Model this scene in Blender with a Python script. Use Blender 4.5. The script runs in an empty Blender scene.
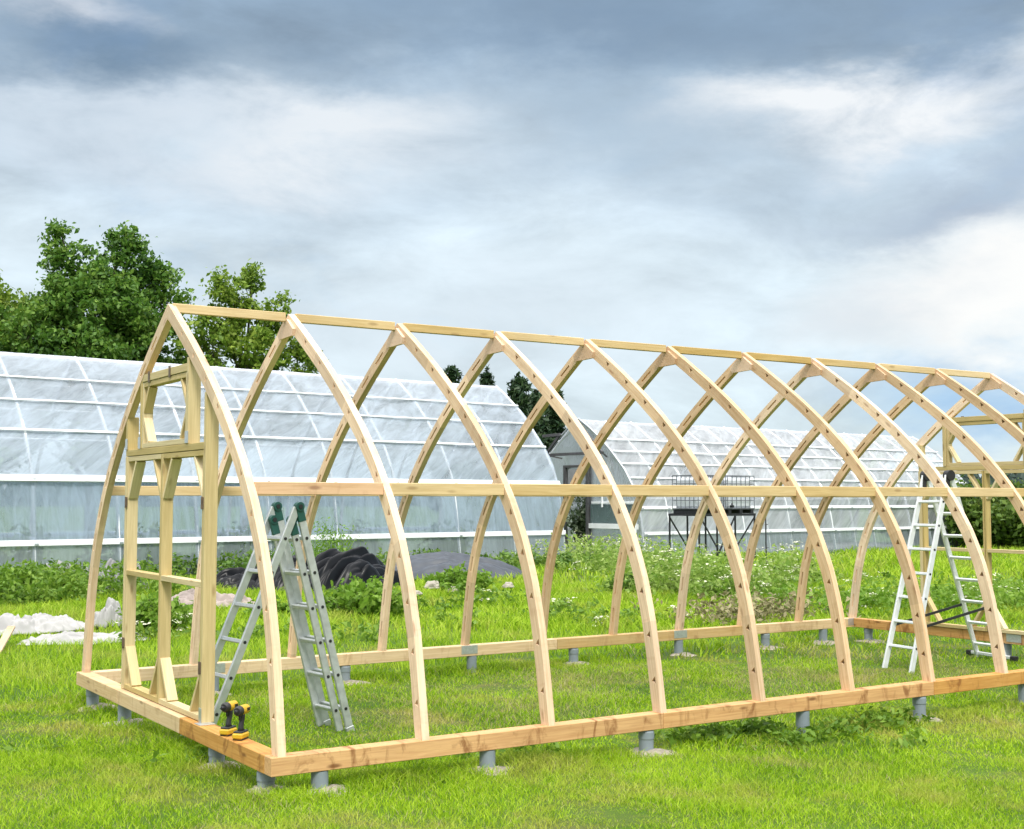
import bpy, bmesh, math, random
import numpy as np
from mathutils import Vector, Matrix, noise as mnoise
random.seed(7); rng = np.random.default_rng(7)
R = math.radians
scene = bpy.context.scene
COL = scene.collection
W = 4.6            # width of the timber frame
ZS = 0.24          # top of the sill beams

# ------------------------------------------------------------------ helpers
def link(o, parent=None):
    COL.objects.link(o)
    if parent is not None: o.parent = parent
    return o

def tag(o, label=None, cat=None, group=None, kind=None):
    if label: o['label'] = label
    if cat: o['category'] = cat
    if group: o['group'] = group
    if kind: o['kind'] = kind
    return o

def empty(name, loc=(0, 0, 0), rz=0.0):
    o = bpy.data.objects.new(name, None); o.empty_display_size = .2
    o.location = loc; o.rotation_euler = (0, 0, rz)
    return link(o)

def mesh_obj(name, verts, faces, mat, parent=None, smooth=False, uvs=None):
    me = bpy.data.meshes.new(name)
    me.from_pydata([tuple(v) for v in verts], [], faces)
    if uvs is not None:
        l = me.uv_layers.new(name='UVMap')
        l.data.foreach_set('uv', np.array(uvs, dtype=np.float32).ravel())
    me.update()
    if mat is not None: me.materials.append(mat)
    if smooth: me.polygons.foreach_set('use_smooth', [True] * len(me.polygons))
    return link(bpy.data.objects.new(name, me), parent)

def bm_obj(name, bm, mat, parent=None, smooth=False):
    me = bpy.data.meshes.new(name)
    bmesh.ops.recalc_face_normals(bm, faces=bm.faces)
    bm.to_mesh(me); bm.free()
    for m in (mat if isinstance(mat, (list, tuple)) else [mat]): me.materials.append(m)
    if smooth: me.polygons.foreach_set('use_smooth', [True] * len(me.polygons))
    return link(bpy.data.objects.new(name, me), parent)

def bm_box(bm, c, s, rot=None, bev=0.0, mi=0):
    r = bmesh.ops.create_cube(bm, size=1.0)
    vs = r['verts']
    M = Matrix.Translation(c) @ (rot.to_4x4() if rot is not None else Matrix.Identity(4)) @ Matrix.Diagonal((s[0], s[1], s[2], 1))
    bmesh.ops.transform(bm, matrix=M, verts=vs)
    fs = list({f for v in vs for f in v.link_faces})
    for f in fs: f.material_index = mi
    if bev > 0:
        es = list({e for v in vs for e in v.link_edges})
        rr = bmesh.ops.bevel(bm, geom=es, offset=bev, segments=1, affect='EDGES')
        for f in rr['faces']: f.material_index = mi

def frame_of(p0, p1, up=(0, 0, 1)):
    x = (Vector(p1) - Vector(p0)).normalized(); upv = Vector(up)
    if abs(x.dot(upv)) > .98: upv = Vector((0, 1, 0))
    y = upv.cross(x).normalized(); z = x.cross(y)
    return Matrix((x, y, z)).transposed()

def bm_bar(bm, p0, p1, w, h, up=(0, 0, 1), bev=0.0, mi=0):
    p0 = Vector(p0); p1 = Vector(p1)
    bm_box(bm, (p0 + p1) / 2, ((p1 - p0).length, w, h), frame_of(p0, p1, up), bev, mi)

def bm_tube(bm, pts, r, n=8, cap=True, mi=0):
    pts = [Vector(p) for p in pts]; rings = []
    rs = r if isinstance(r, (list, tuple)) else [r] * len(pts)
    for i, p in enumerate(pts):
        t = (pts[min(i + 1, len(pts) - 1)] - pts[max(i - 1, 0)])
        t = t.normalized() if t.length > 1e-9 else Vector((0, 0, 1))
        a = Vector((0, 0, 1)) if abs(t.z) < .9 else Vector((1, 0, 0))
        x = t.cross(a).normalized(); y = t.cross(x)
        rings.append([bm.verts.new(p + (x * math.cos(2 * math.pi * k / n) + y * math.sin(2 * math.pi * k / n)) * rs[i]) for k in range(n)])
    for a, b in zip(rings, rings[1:]):
        for k in range(n):
            f = bm.faces.new((a[k], a[(k + 1) % n], b[(k + 1) % n], b[k])); f.material_index = mi
    if cap:
        bm.faces.new(rings[0][::-1]).material_index = mi; bm.faces.new(rings[-1]).material_index = mi

def bm_prism(bm, poly, axis_from, axis_to, mi=0):
    """poly: list of Vectors (a planar outline); extruded from +axis_from to +axis_to (Vectors)"""
    a = [bm.verts.new(Vector(p) + axis_from) for p in poly]; b = [bm.verts.new(Vector(p) + axis_to) for p in poly]
    bm.faces.new(a).material_index = mi; bm.faces.new(b[::-1]).material_index = mi
    n = len(poly)
    for k in range(n):
        bm.faces.new((a[k], b[k], b[(k + 1) % n], a[(k + 1) % n])).material_index = mi

def beam(name, p0, p1, w, h, mat, parent, up=(0, 0, 1), bev=.004):
    """one squared timber whose local X runs along its length"""
    p0 = Vector(p0); p1 = Vector(p1); L = (p1 - p0).length
    bm = bmesh.new(); bm_box(bm, (0, 0, 0), (L, w, h), None, bev)
    o = bm_obj(name, bm, mat, parent)
    o.matrix_local = Matrix.Translation((p0 + p1) / 2) @ frame_of(p0, p1, up).to_4x4()
    return o

def copy_tree(o, parent=None):
    c = o.copy(); COL.objects.link(c)
    if parent is not None: c.parent = parent
    for ch in [k for k in bpy.data.objects if k.parent == o]: copy_tree(ch, c)
    return c

# ------------------------------------------------------------------ materials
def new_mat(name):
    m = bpy.data.materials.new(name); m.use_nodes = True
    nt = m.node_tree; nt.nodes.clear()
    out = nt.nodes.new('ShaderNodeOutputMaterial')
    return m, nt, out

def N(nt, typ, **kw):
    n = nt.nodes.new(typ)
    for k, v in kw.items():
        if k.startswith('i_'):
            key = k[2:]
            n.inputs[int(key) if key.isdigit() else key].default_value = v
        else: setattr(n, k, v)
    return n

def L(nt, a, ao, b, bi): nt.links.new(a.outputs[ao], b.inputs[bi])

def ramp(nt, stops, interp='LINEAR'):
    n = nt.nodes.new('ShaderNodeValToRGB'); cr = n.color_ramp; cr.interpolation = interp
    while len(cr.elements) < len(stops): cr.elements.new(.5)
    for e, (p, c) in zip(cr.elements, stops):
        e.position = p; e.color = (c[0], c[1], c[2], 1) if not isinstance(c, (int, float)) else (c, c, c, 1)
    return n

def simple(name, col, rough=.6, metal=0.0, var=.12, scale=6.0, bump=0.0):
    m, nt, out = new_mat(name)
    tc = N(nt, 'ShaderNodeTexCoord'); ns = N(nt, 'ShaderNodeTexNoise', i_Scale=scale, i_Detail=6.0)
    L(nt, tc, 'Object', ns, 'Vector')
    rp = ramp(nt, [(.3, [c * (1 - var) for c in col]), (.7, [min(1, c * (1 + var)) for c in col])]); L(nt, ns, 'Fac', rp, 'Fac')
    b = N(nt, 'ShaderNodeBsdfPrincipled', i_Roughness=rough, i_Metallic=metal)
    L(nt, rp, 'Color', b, 'Base Color')
    rr = N(nt, 'ShaderNodeMapRange'); rr.inputs['To Min'].default_value = rough * .85; rr.inputs['To Max'].default_value = min(1, rough * 1.15)
    L(nt, ns, 'Fac', rr, 'Value'); L(nt, rr, 'Result', b, 'Roughness')
    if bump:
        bp = N(nt, 'ShaderNodeBump', i_Strength=bump, i_Distance=.01); L(nt, ns, 'Fac', bp, 'Height'); L(nt, bp, 'Normal', b, 'Normal')
    L(nt, b, 0, out, 0); return m

def wood(name, light, dark, knot, use_uv=False, stain=0.0, knot_amt=.5):
    m, nt, out = new_mat(name)
    tc = N(nt, 'ShaderNodeTexCoord'); oi = N(nt, 'ShaderNodeObjectInfo')
    off = N(nt, 'ShaderNodeVectorMath', operation='SCALE'); cmb = N(nt, 'ShaderNodeCombineXYZ')
    L(nt, oi, 'Random', cmb, 0); L(nt, oi, 'Random', cmb, 1); L(nt, oi, 'Random', cmb, 2)
    L(nt, cmb, 0, off, 0); off.inputs['Scale'].default_value = 37.0
    add = N(nt, 'ShaderNodeVectorMath', operation='ADD')
    L(nt, tc, 'UV' if use_uv else 'Object', add, 0); L(nt, off, 0, add, 1)
    mp = N(nt, 'ShaderNodeMapping'); mp.inputs['Scale'].default_value = (1.2, 26, 26); L(nt, add, 0, mp, 'Vector')
    g = N(nt, 'ShaderNodeTexNoise', i_Scale=2.2, i_Detail=5.0, i_Roughness=.6, i_Distortion=.6); L(nt, mp, 0, g, 'Vector')
    mp2 = N(nt, 'ShaderNodeMapping'); mp2.inputs['Scale'].default_value = (1.1, 3.0, 3.0); L(nt, add, 0, mp2, 'Vector')
    bl = N(nt, 'ShaderNodeTexNoise', i_Scale=1.6, i_Detail=3.0); L(nt, mp2, 0, bl, 'Vector')
    rp = ramp(nt, [(.32, dark), (.62, light)]); L(nt, g, 'Fac', rp, 'Fac')
    # broad tone drift along the board
    hs = N(nt, 'ShaderNodeHueSaturation'); mr = N(nt, 'ShaderNodeMapRange'); mr.inputs['To Min'].default_value = .82; mr.inputs['To Max'].default_value = 1.16
    L(nt, bl, 'Fac', mr, 'Value'); L(nt, mr, 'Result', hs, 'Value'); L(nt, rp, 'Color', hs, 'Color')
    mr2 = N(nt, 'ShaderNodeMapRange'); mr2.inputs['To Min'].default_value = .86; mr2.inputs['To Max'].default_value = 1.14
    L(nt, oi, 'Random', mr2, 'Value')
    hs2 = N(nt, 'ShaderNodeHueSaturation'); L(nt, hs, 'Color', hs2, 'Color'); L(nt, mr2, 'Result', hs2, 'Value')
    mrs = N(nt, 'ShaderNodeMapRange'); mrs.inputs['To Min'].default_value = 1.15; mrs.inputs['To Max'].default_value = .85
    L(nt, oi, 'Random', mrs, 'Value'); L(nt, mrs, 'Result', hs2, 'Saturation')
    if use_uv:
        sx = N(nt, 'ShaderNodeSeparateXYZ'); L(nt, tc, 'UV', sx, 0)
        fl = N(nt, 'ShaderNodeMath', operation='MULTIPLY'); fl.inputs[1].default_value = 1.49; L(nt, sx, 0, fl, 0)
        f2 = N(nt, 'ShaderNodeMath', operation='FLOOR'); L(nt, fl, 0, f2, 0)
        f3 = N(nt, 'ShaderNodeMath', operation='ADD'); L(nt, f2, 0, f3, 0); L(nt, oi, 'Random', f3, 1)
        wn = N(nt, 'ShaderNodeTexWhiteNoise', noise_dimensions='1D'); L(nt, f3, 0, wn, 'W')
        wr = N(nt, 'ShaderNodeMapRange'); wr.inputs['To Min'].default_value = .84; wr.inputs['To Max'].default_value = 1.10; L(nt, wn, 'Value', wr, 'Value')
        hs3 = N(nt, 'ShaderNodeHueSaturation'); L(nt, hs2, 'Color', hs3, 'Color'); L(nt, wr, 'Result', hs3, 'Value'); hs2 = hs3
    # knots
    mpk = N(nt, 'ShaderNodeMapping'); mpk.inputs['Scale'].default_value = (2.6, 9, 9); L(nt, add, 0, mpk, 'Vector')
    vo = N(nt, 'ShaderNodeTexVoronoi', i_Scale=1.0, i_Randomness=1.0); L(nt, mpk, 0, vo, 'Vector')
    kr = ramp(nt, [(.07, 1.0), (.16, 0.0)]); L(nt, vo, 'Distance', kr, 'Fac')
    km = N(nt, 'ShaderNodeMath', operation='MULTIPLY'); km.inputs[1].default_value = knot_amt; L(nt, kr, 'Color', km, 0)
    mx = N(nt, 'ShaderNodeMix', data_type='RGBA'); L(nt, km, 0, mx, 'Factor'); L(nt, hs2, 'Color', mx, 'A'); mx.inputs['B'].default_value = (*knot, 1)
    last = (mx, 'Result')
    if stain:
        mps = N(nt, 'ShaderNodeMapping'); mps.inputs['Scale'].default_value = (3.2, 1.1, 1.4); L(nt, add, 0, mps, 'Vector')
        s = N(nt, 'ShaderNodeTexNoise', i_Scale=1.9, i_Detail=7.0, i_Roughness=.62, i_Distortion=1.2); L(nt, mps, 0, s, 'Vector')
        sr = ramp(nt, [(.53, 0.0), (.66, stain)]); L(nt, s, 'Fac', sr, 'Fac')
        mx2 = N(nt, 'ShaderNodeMix', data_type='RGBA'); L(nt, sr, 'Color', mx2, 'Factor'); L(nt, mx, 'Result', mx2, 'A'); mx2.inputs['B'].default_value = (knot[0] * 1.3, knot[1] * 1.2, knot[2], 1)
        last = (mx2, 'Result')
    b = N(nt, 'ShaderNodeBsdfPrincipled', i_Roughness=.62)
    b.inputs['Specular IOR Level'].default_value = .3
    L(nt, last[0], last[1], b, 'Base Color')
    bp = N(nt, 'ShaderNodeBump', i_Strength=.25, i_Distance=.004); L(nt, g, 'Fac', bp, 'Height'); L(nt, bp, 'Normal', b, 'Normal')
    L(nt, b, 0, out, 0); return m

def foliage(name, c1, c2, c3=None, trans=.35, rough=.55):
    """leaves: colour varies leaf by leaf and in larger drifts"""
    m, nt, out = new_mat(name)
    ge = N(nt, 'ShaderNodeNewGeometry'); tc = N(nt, 'ShaderNodeTexCoord')
    ns = N(nt, 'ShaderNodeTexNoise', i_Scale=.55, i_Detail=3.0); L(nt, tc, 'Object', ns, 'Vector')
    ad = N(nt, 'ShaderNodeMath', operation='MULTIPLY_ADD'); L(nt, ge, 'Random Per Island', ad, 0); ad.inputs[1].default_value = .5
    L(nt, ns, 'Fac', ad, 2)
    rp = ramp(nt, [(.35, c1), (.75, c2), (1.0, c3 or c2)]); L(nt, ad, 0, rp, 'Fac')
    b = N(nt, 'ShaderNodeBsdfPrincipled', i_Roughness=rough); b.inputs['Specular IOR Level'].default_value = .35
    t = N(nt, 'ShaderNodeBsdfTranslucent'); L(nt, rp, 'Color', b, 'Base Color'); L(nt, rp, 'Color', t, 'Color')
    mx = N(nt, 'ShaderNodeMixShader'); mx.inputs[0].default_value = trans; L(nt, b, 0, mx, 1); L(nt, t, 0, mx, 2)
    L(nt, mx, 0, out, 0); return m

def film(name, col, lo, hi, streak_rot=.5, scale=(.35, 2.6, 2.6), rough=.35):
    """greenhouse film / panel: part clear, part milky, wrinkled"""
    m, nt, out = new_mat(name)
    tc = N(nt, 'ShaderNodeTexCoord'); mp = N(nt, 'ShaderNodeMapping')
    mp.inputs['Scale'].default_value = scale; mp0 = N(nt, 'ShaderNodeMapping'); mp0.inputs['Rotation'].default_value = (0, streak_rot, 0); L(nt, tc, 'Object', mp0, 'Vector'); L(nt, mp0, 0, mp, 'Vector')
    n1 = N(nt, 'ShaderNodeTexNoise', i_Scale=1.5, i_Detail=7.0, i_Roughness=.62, i_Distortion=.7); L(nt, mp, 0, n1, 'Vector')
    n2 = N(nt, 'ShaderNodeTexNoise', i_Scale=.5, i_Detail=3.0); L(nt, tc, 'Object', n2, 'Vector')
    av = N(nt, 'ShaderNodeMath', operation='MULTIPLY_ADD'); L(nt, n1, 'Fac', av, 0); av.inputs[1].default_value = .65
    h2 = N(nt, 'ShaderNodeMath', operation='MULTIPLY'); L(nt, n2, 'Fac', h2, 0); h2.inputs[1].default_value = .35; L(nt, h2, 0, av, 2)
    mr = N(nt, 'ShaderNodeMapRange'); mr.inputs['From Min'].default_value = .34; mr.inputs['From Max'].default_value = .66
    mr.inputs['To Min'].default_value = lo; mr.inputs['To Max'].default_value = hi; L(nt, av, 0, mr, 'Value')
    bp = N(nt, 'ShaderNodeBump', i_Strength=.5, i_Distance=.06); L(nt, n1, 'Fac', bp, 'Height')
    d = N(nt, 'ShaderNodeBsdfDiffuse'); d.inputs['Color'].default_value = (*col, 1); L(nt, bp, 'Normal', d, 'Normal')
    t = N(nt, 'ShaderNodeBsdfTranslucent'); t.inputs['Color'].default_value = (*col, 1)
    dt = N(nt, 'ShaderNodeMixShader'); dt.inputs[0].default_value = .4; L(nt, d, 0, dt, 1); L(nt, t, 0, dt, 2)
    tr = N(nt, 'ShaderNodeBsdfTransparent'); tr.inputs['Color'].default_value = (.94, .96, .97, 1)
    m1 = N(nt, 'ShaderNodeMixShader'); L(nt, mr, 'Result', m1, 0); L(nt, tr, 0, m1, 1); L(nt, dt, 0, m1, 2)
    g = N(nt, 'ShaderNodeBsdfGlossy', i_Roughness=rough); g.inputs['Color'].default_value = (.9, .93, .96, 1); L(nt, bp, 'Normal', g, 'Normal')
    fr = N(nt, 'ShaderNodeFresnel', i_IOR=1.4); L(nt, bp, 'Normal', fr, 'Normal')
    m2 = N(nt, 'ShaderNodeMixShader'); L(nt, fr, 0, m2, 0); L(nt, m1, 0, m2, 1); L(nt, g, 0, m2, 2)
    L(nt, m2, 0, out, 0); return m

M = {}
M['rib'] = wood('wood_rib', (.80, .60, .41), (.64, .44, .27), (.30, .14, .07), True, .18, .55)
M['beam'] = wood('wood_rail', (.64, .47, .23), (.52, .36, .15), (.24, .13, .05), False, 0, .5)
M['stud'] = wood('wood_stud', (.58, .46, .23), (.47, .36, .16), (.26, .16, .06), False, 0, .6)
M['sill'] = wood('wood_sill', (.60, .33, .11), (.46, .22, .06), (.14, .05, .015), False, .75, .8)
M['plank'] = wood('wood_plank', (.55, .40, .24), (.42, .29, .16), (.2, .1, .05), False, .3, .5)
M['alu'] = simple('aluminium', (.60, .63, .64), .42, .75, .10, 14, .05)
M['alu_dull'] = simple('aluminium_dusty', (.52, .55, .54), .5, .55, .14, 18, .05)
M['alu_bright'] = simple('bright_aluminium', (.78, .80, .82), .45, .35, .06, 14)
M['zinc'] = simple('zinc_plate', (.55, .57, .58), .4, .7, .12, 40)
M['black'] = simple('black_rubber', (.016, .016, .018), .5)
M['green_plastic'] = simple('green_plastic', (.012, .075, .058), .45)
M['pvc'] = simple('grey_pvc', (.23, .27, .30), .45, 0, .08, 9)
M['sand'] = simple('sand', (.30, .27, .21), .95, 0, .3, 30, .6)
M['white_metal'] = simple('white_painted_metal', (.78, .80, .82), .4, 0, .05, 5)
M['steel_dark'] = simple('dark_steel', (.03, .03, .035), .5, .4, .2, 12)
M['galv'] = simple('galvanised_tube', (.50, .53, .56), .45, .6, .1, 15)
M['frame_grey'] = simple('weathered_grey_wood', (.20, .20, .19), .8, 0, .25, 12)
M['yellow'] = simple('yellow_plastic', (.62, .38, .02), .42)
M['drill_black'] = simple('black_plastic', (.022, .022, .022), .45)
M['tank'] = simple('white_plastic_tank', (.72, .75, .78), .4, 0, .05, 3)
M['tarp'] = simple('black_plastic_sheet', (.008, .009, .011), .30, 0, .3, 3)
M['tarp'].node_tree.nodes['Principled BSDF'].inputs['Specular IOR Level'].default_value = .15
M['cloth_grey'] = simple('woven_ground_cloth', (.040, .050, .066), .5, 0, .2, 5)
M['fleece'] = simple('white_fleece', (.36, .355, .345), .85, 0, .12, 4)
M['fleece_dirty'] = simple('dirty_sheet', (.26, .24, .21), .85, 0, .3, 4)
M['fleece_pink'] = simple('pinkish_sheet', (.30, .25, .225), .85, 0, .3, 4)
M['card'] = simple('rock', (.36, .33, .28), .9, 0, .15, 9, .5)
M['bundle'] = simple('grey_film_bundle', (.20, .20, .20), .55, 0, .3, 4)
M['bark'] = simple('bark', (.10, .08, .06), .9, 0, .35, 7, .8)
M['film'] = film('greenhouse_film', (.58, .68, .79), .20, .74, .62, (.2, 1.2, 2.6))
M['film_wall'] = film('greenhouse_film_wall', (.52, .65, .79), .20, .66, 0, (3.4, 3.4, .35))
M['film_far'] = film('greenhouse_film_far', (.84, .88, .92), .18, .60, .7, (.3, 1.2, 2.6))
M['panel'] = film('clear_base_panel', (.48, .56, .60), .28, .55, 0, (5, 5, .3))
M['leaf_tree'] = foliage('leaf_broad', (.025, .075, .012), (.10, .22, .028), (.20, .33, .05))
M['leaf_light'] = foliage('leaf_light', (.07, .15, .012), (.17, .28, .03), (.28, .38, .05))
M['needle'] = foliage('needles', (.008, .028, .012), (.025, .06, .022), (.05, .09, .03), .15)
M['leaf_bush'] = foliage('leaf_bush', (.04, .085, .012), (.11, .19, .025), (.20, .28, .045))
M['leaf_weed'] = foliage('leaf_weed', (.09, .20, .015), (.18, .33, .03), (.27, .42, .06), .45)
M['leaf_weed_dark'] = foliage('leaf_weed_dark', (.05, .12, .015), (.12, .23, .03), (.2, .31, .05), .35)
M['umbel'] = simple('white_flower', (.55, .56, .40), .8)
M['leaf_weed_mid'] = foliage('leaf_weed_mid', (.06, .14, .012), (.15, .28, .025), (.25, .38, .05), .4)
M['leaf_pale'] = foliage('leaf_weed_pale', (.13, .25, .03), (.28, .42, .07), (.42, .52, .16), .45)
M['straw'] = foliage('dry_stems', (.18, .16, .07), (.30, .27, .13), (.36, .33, .18), .2)
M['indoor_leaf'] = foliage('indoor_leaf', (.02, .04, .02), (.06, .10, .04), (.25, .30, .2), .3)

def grass_mat(name, a, b, c, dry):
    m, nt, out = new_mat(name)
    ge = N(nt, 'ShaderNodeNewGeometry'); tc = N(nt, 'ShaderNodeTexCoord')
    n1 = N(nt, 'ShaderNodeTexNoise', i_Scale=.55, i_Detail=6.0, i_Roughness=.65); L(nt, tc, 'Object', n1, 'Vector')
    n2 = N(nt, 'ShaderNodeTexNoise', i_Scale=.9, i_Detail=7.0, i_Roughness=.7, i_Distortion=.5)
    mp = N(nt, 'ShaderNodeMapping'); mp.inputs['Location'].default_value = (11, 5, 0); L(nt, tc, 'Object', mp, 'Vector'); L(nt, mp, 0, n2, 'Vector')
    ad = N(nt, 'ShaderNodeMath', operation='MULTIPLY_ADD'); L(nt, ge, 'Random Per Island', ad, 0); ad.inputs[1].default_value = .55; L(nt, n1, 'Fac', ad, 2)
    rp = ramp(nt, [(.40, a), (.75, b), (1.0, c)]); L(nt, ad, 0, rp, 'Fac')
    dr = ramp(nt, [(.50, 0.0), (.66, .85)]); L(nt, n2, 'Fac', dr, 'Fac')
    mx = N(nt, 'ShaderNodeMix', data_type='RGBA'); L(nt, dr, 'Color', mx, 'Factor'); L(nt, rp, 'Color', mx, 'A'); mx.inputs['B'].default_value = (*dry, 1)
    b_ = N(nt, 'ShaderNodeBsdfPrincipled', i_Roughness=.6); b_.inputs['Specular IOR Level'].default_value = .25
    t = N(nt, 'ShaderNodeBsdfTranslucent'); L(nt, mx, 'Result', b_, 'Base Color'); L(nt, mx, 'Result', t, 'Color')
    ms = N(nt, 'ShaderNodeMixShader'); ms.inputs[0].default_value = .4; L(nt, b_, 0, ms, 1); L(nt, t, 0, ms, 2)
    L(nt, ms, 0, out, 0); return m
M['grass'] = grass_mat('grass_blades', (.065, .165, .002), (.27, .46, .008), (.44, .60, .035), (.46, .45, .10))
M['grass_tall'] = grass_mat('lush_grass', (.10, .21, .004), (.29, .48, .015), (.45, .60, .05), (.44, .46, .10))
M['grass_dry'] = grass_mat('dry_grass', (.22, .26, .05), (.36, .36, .12), (.46, .43, .20), (.48, .42, .20))
M['ground'] = grass_mat('ground_turf', (.035, .08, .004), (.07, .14, .008), (.11, .19, .015), (.16, .16, .05))

# ------------------------------------------------------------------ camera
F_PX, YAW, PIT, ROL = 1277.494, .573, .066, .001
CAM = Vector((-3.085, -7.405, 1.811))
fw = Vector((math.sin(YAW) * math.cos(PIT), math.cos(YAW) * math.cos(PIT), math.sin(PIT)))
r0 = fw.cross(Vector((0, 0, 1))).normalized(); u0 = r0.cross(fw)
rt = r0 * math.cos(ROL) + u0 * math.sin(ROL); upv = -r0 * math.sin(ROL) + u0 * math.cos(ROL)
cd = bpy.data.cameras.new('camera'); cam = link(bpy.data.objects.new('camera', cd))
cd.sensor_width = 36.0; cd.lens = F_PX * 36.0 / 1024.0; cd.clip_start = .1; cd.clip_end = 5000
cam.matrix_world = Matrix.Translation(CAM) @ Matrix((rt, upv, -fw)).transposed().to_4x4()
scene.camera = cam

# ------------------------------------------------------------------ ground
def pix_ground(x, y, z=-.05):
    d = fw + rt * ((x - 512) / F_PX) - upv * ((y - 414.5) / F_PX); s = (z - CAM.z) / d.z; p = CAM + d * s; return p.x, p.y
def gz(x, y):
    return -0.055 * (1 - math.exp(-(x * x + y * y) / 10.0)) - 0.03 * math.exp(-((x - 6) ** 2 + (y + 1) ** 2) / 12.0)
def gz_np(x, y):
    return -0.055 * (1 - np.exp(-(x * x + y * y) / 10.0)) - 0.03 * np.exp(-((x - 6) ** 2 + (y + 1) ** 2) / 12.0)

def build_ground():
    xs = np.concatenate([np.linspace(-2500, -40, 12), np.linspace(-30, 60, 181), np.linspace(75, 2500, 14)])
    ys = np.concatenate([np.linspace(-2500, -30, 10), np.linspace(-20, 60, 161), np.linspace(75, 2500, 14)])
    X, Y = np.meshgrid(xs, ys); Z = gz_np(X, Y)
    near = (np.abs(X - 15) < 45) & (np.abs(Y - 20) < 40)
    bump = .012 * np.sin(X * 3.1 + Y * 1.7) * np.sin(Y * 2.3 - X * .9)
    Z = Z + np.where(near, bump, 0)
    nx, ny = len(xs), len(ys)
    v = np.stack([X.ravel(), Y.ravel(), Z.ravel()], 1)
    fs = [(j * nx + i, j * nx + i + 1, (j + 1) * nx + i + 1, (j + 1) * nx + i) for j in range(ny - 1) for i in range(nx - 1)]
    o = mesh_obj('ground', v, fs, M['ground'], smooth=True); tag(o, kind='structure')
build_ground()

# pipes: where they stand
PIPES = [(.020, .235, 'under the near corner of the frame'), (.30, .05, 'just right of the near corner under the front sill'),
         (.03, 1.14, 'under the left sill below the two drills'), (.03, 3.33, 'under the left sill, second from its far corner'),
         (.03, 4.32, 'under the far left corner of the frame'),
         (1.53, .05, 'under the front sill between the second and third ribs'), (2.90, .05, 'under the front sill below the fourth rib'),
         (4.50, .05, 'under the front sill among the dark weeds'), (5.90, .05, 'farthest right along the front sill'),
         (1.22, 4.53, 'behind the near stepladder under the back sill'), (2.60, 4.53, 'under the back sill right of the near stepladder'),
         (4.10, 4.53, 'under the back sill below the metal plate left of centre'), (5.45, 4.53, 'under the middle of the back sill'),
         (7.0, 4.53, 'under the back sill below its second metal plate'), (8.42, 4.53, 'under the back sill, third from its right end'),
         (9.45, 4.53, 'under the back sill, second from its right end'), (10.05, 4.30, 'at the far right end of the back sill'),
         (7.35, .05, 'under the front sill near the right edge'), (10.05, 2.2, 'under the far end sill')]
SANDY = [0, 1, 2, 3, 4, 5, 6, 8, 9, 10, 12, 13, 14, 15, 16]

def pipes():
    for k, (x, y, where) in enumerate(PIPES):
        z0 = gz(x, y)
        t = empty('foundation_pipe', (x, y, z0)); tag(t, 'grey plastic foundation pipe ' + where, 'pipe', 'grey foundation pipes under the frame')
        h = ZS - .115 - z0
        bm = bmesh.new(); bm_tube(bm, [(0, 0, -.15), (0, 0, h - .004)], .054, 24)
        bm_obj('tube', bm, M['pvc'], t, False)
        if k % 2 == 0:
            bm = bmesh.new(); bm_tube(bm, [(0, 0, h - .07), (0, 0, h - .062), (0, 0, h - .018), (0, 0, h - .008)], [.055, .0585, .0585, .055], 24)
            bm_obj('collar', bm, M['pvc'], t)
pipes()

def sand():
    vs = []; fs = []
    rs = random.Random(3)
    for k in SANDY:
        x, y, _ = PIPES[k]; R0 = rs.uniform(.15, .23); b = len(vs); n = 18; rings = 5
        ph = rs.uniform(0, 6)
        cx = x + rs.uniform(-.03, .06); cy = y - rs.uniform(.0, .06)
        vs.append((cx, cy, gz(cx, cy) + .03))
        for j in range(1, rings + 1):
            for i in range(n):
                a = 2 * math.pi * i / n; q = j / rings
                rr = R0 * q * (1 + .22 * math.sin(3 * a + ph) + .15 * math.sin(5 * a + 2 * ph) + rs.uniform(-.06, .06))
                px, py = cx + rr * math.cos(a), cy + rr * math.sin(a)
                vs.append((px, py, gz(px, py) + .03 * (1 - q ** 1.6) + rs.uniform(-.008, .008) + (0 if j < rings else -.012)))
        for i in range(n):
            fs.append((b, b + 1 + i, b + 1 + (i + 1) % n))
            for j in range(rings - 1):
                a0 = b + 1 + j * n
                fs.append((a0 + i, a0 + n + i, a0 + n + (i + 1) % n, a0 + (i + 1) % n))
    o = mesh_obj('sand', vs, fs, M['sand'], smooth=True)
    tag(o, kind='stuff', label='loose pale sand spilled round the feet of the grey pipes', cat='sand')
sand()

# ------------------------------------------------------------------ the timber frame
frame = empty('timber_greenhouse_frame', (0, 0, 0))
tag(frame, 'pale unfinished timber greenhouse frame of pointed arch ribs on a low sill', 'greenhouse frame')

zk = np.array([0, .75, 1.55, 2.25, 3.078]); yk = np.array([0, .14, .499, 1.141, W / 2])
PC = np.polyfit(zk, yk, 4)
def prof(n=26):
    z = np.linspace(0, 3.078, 400); y = np.polyval(PC, z)
    s = np.concatenate([[0], np.cumsum(np.hypot(np.diff(z), np.diff(y)))])
    t = np.linspace(0, s[-1], n)
    return np.interp(t, s, y), np.interp(t, s, z) + ZS, t
T_RIB, D_RIB = .055, .098

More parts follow.
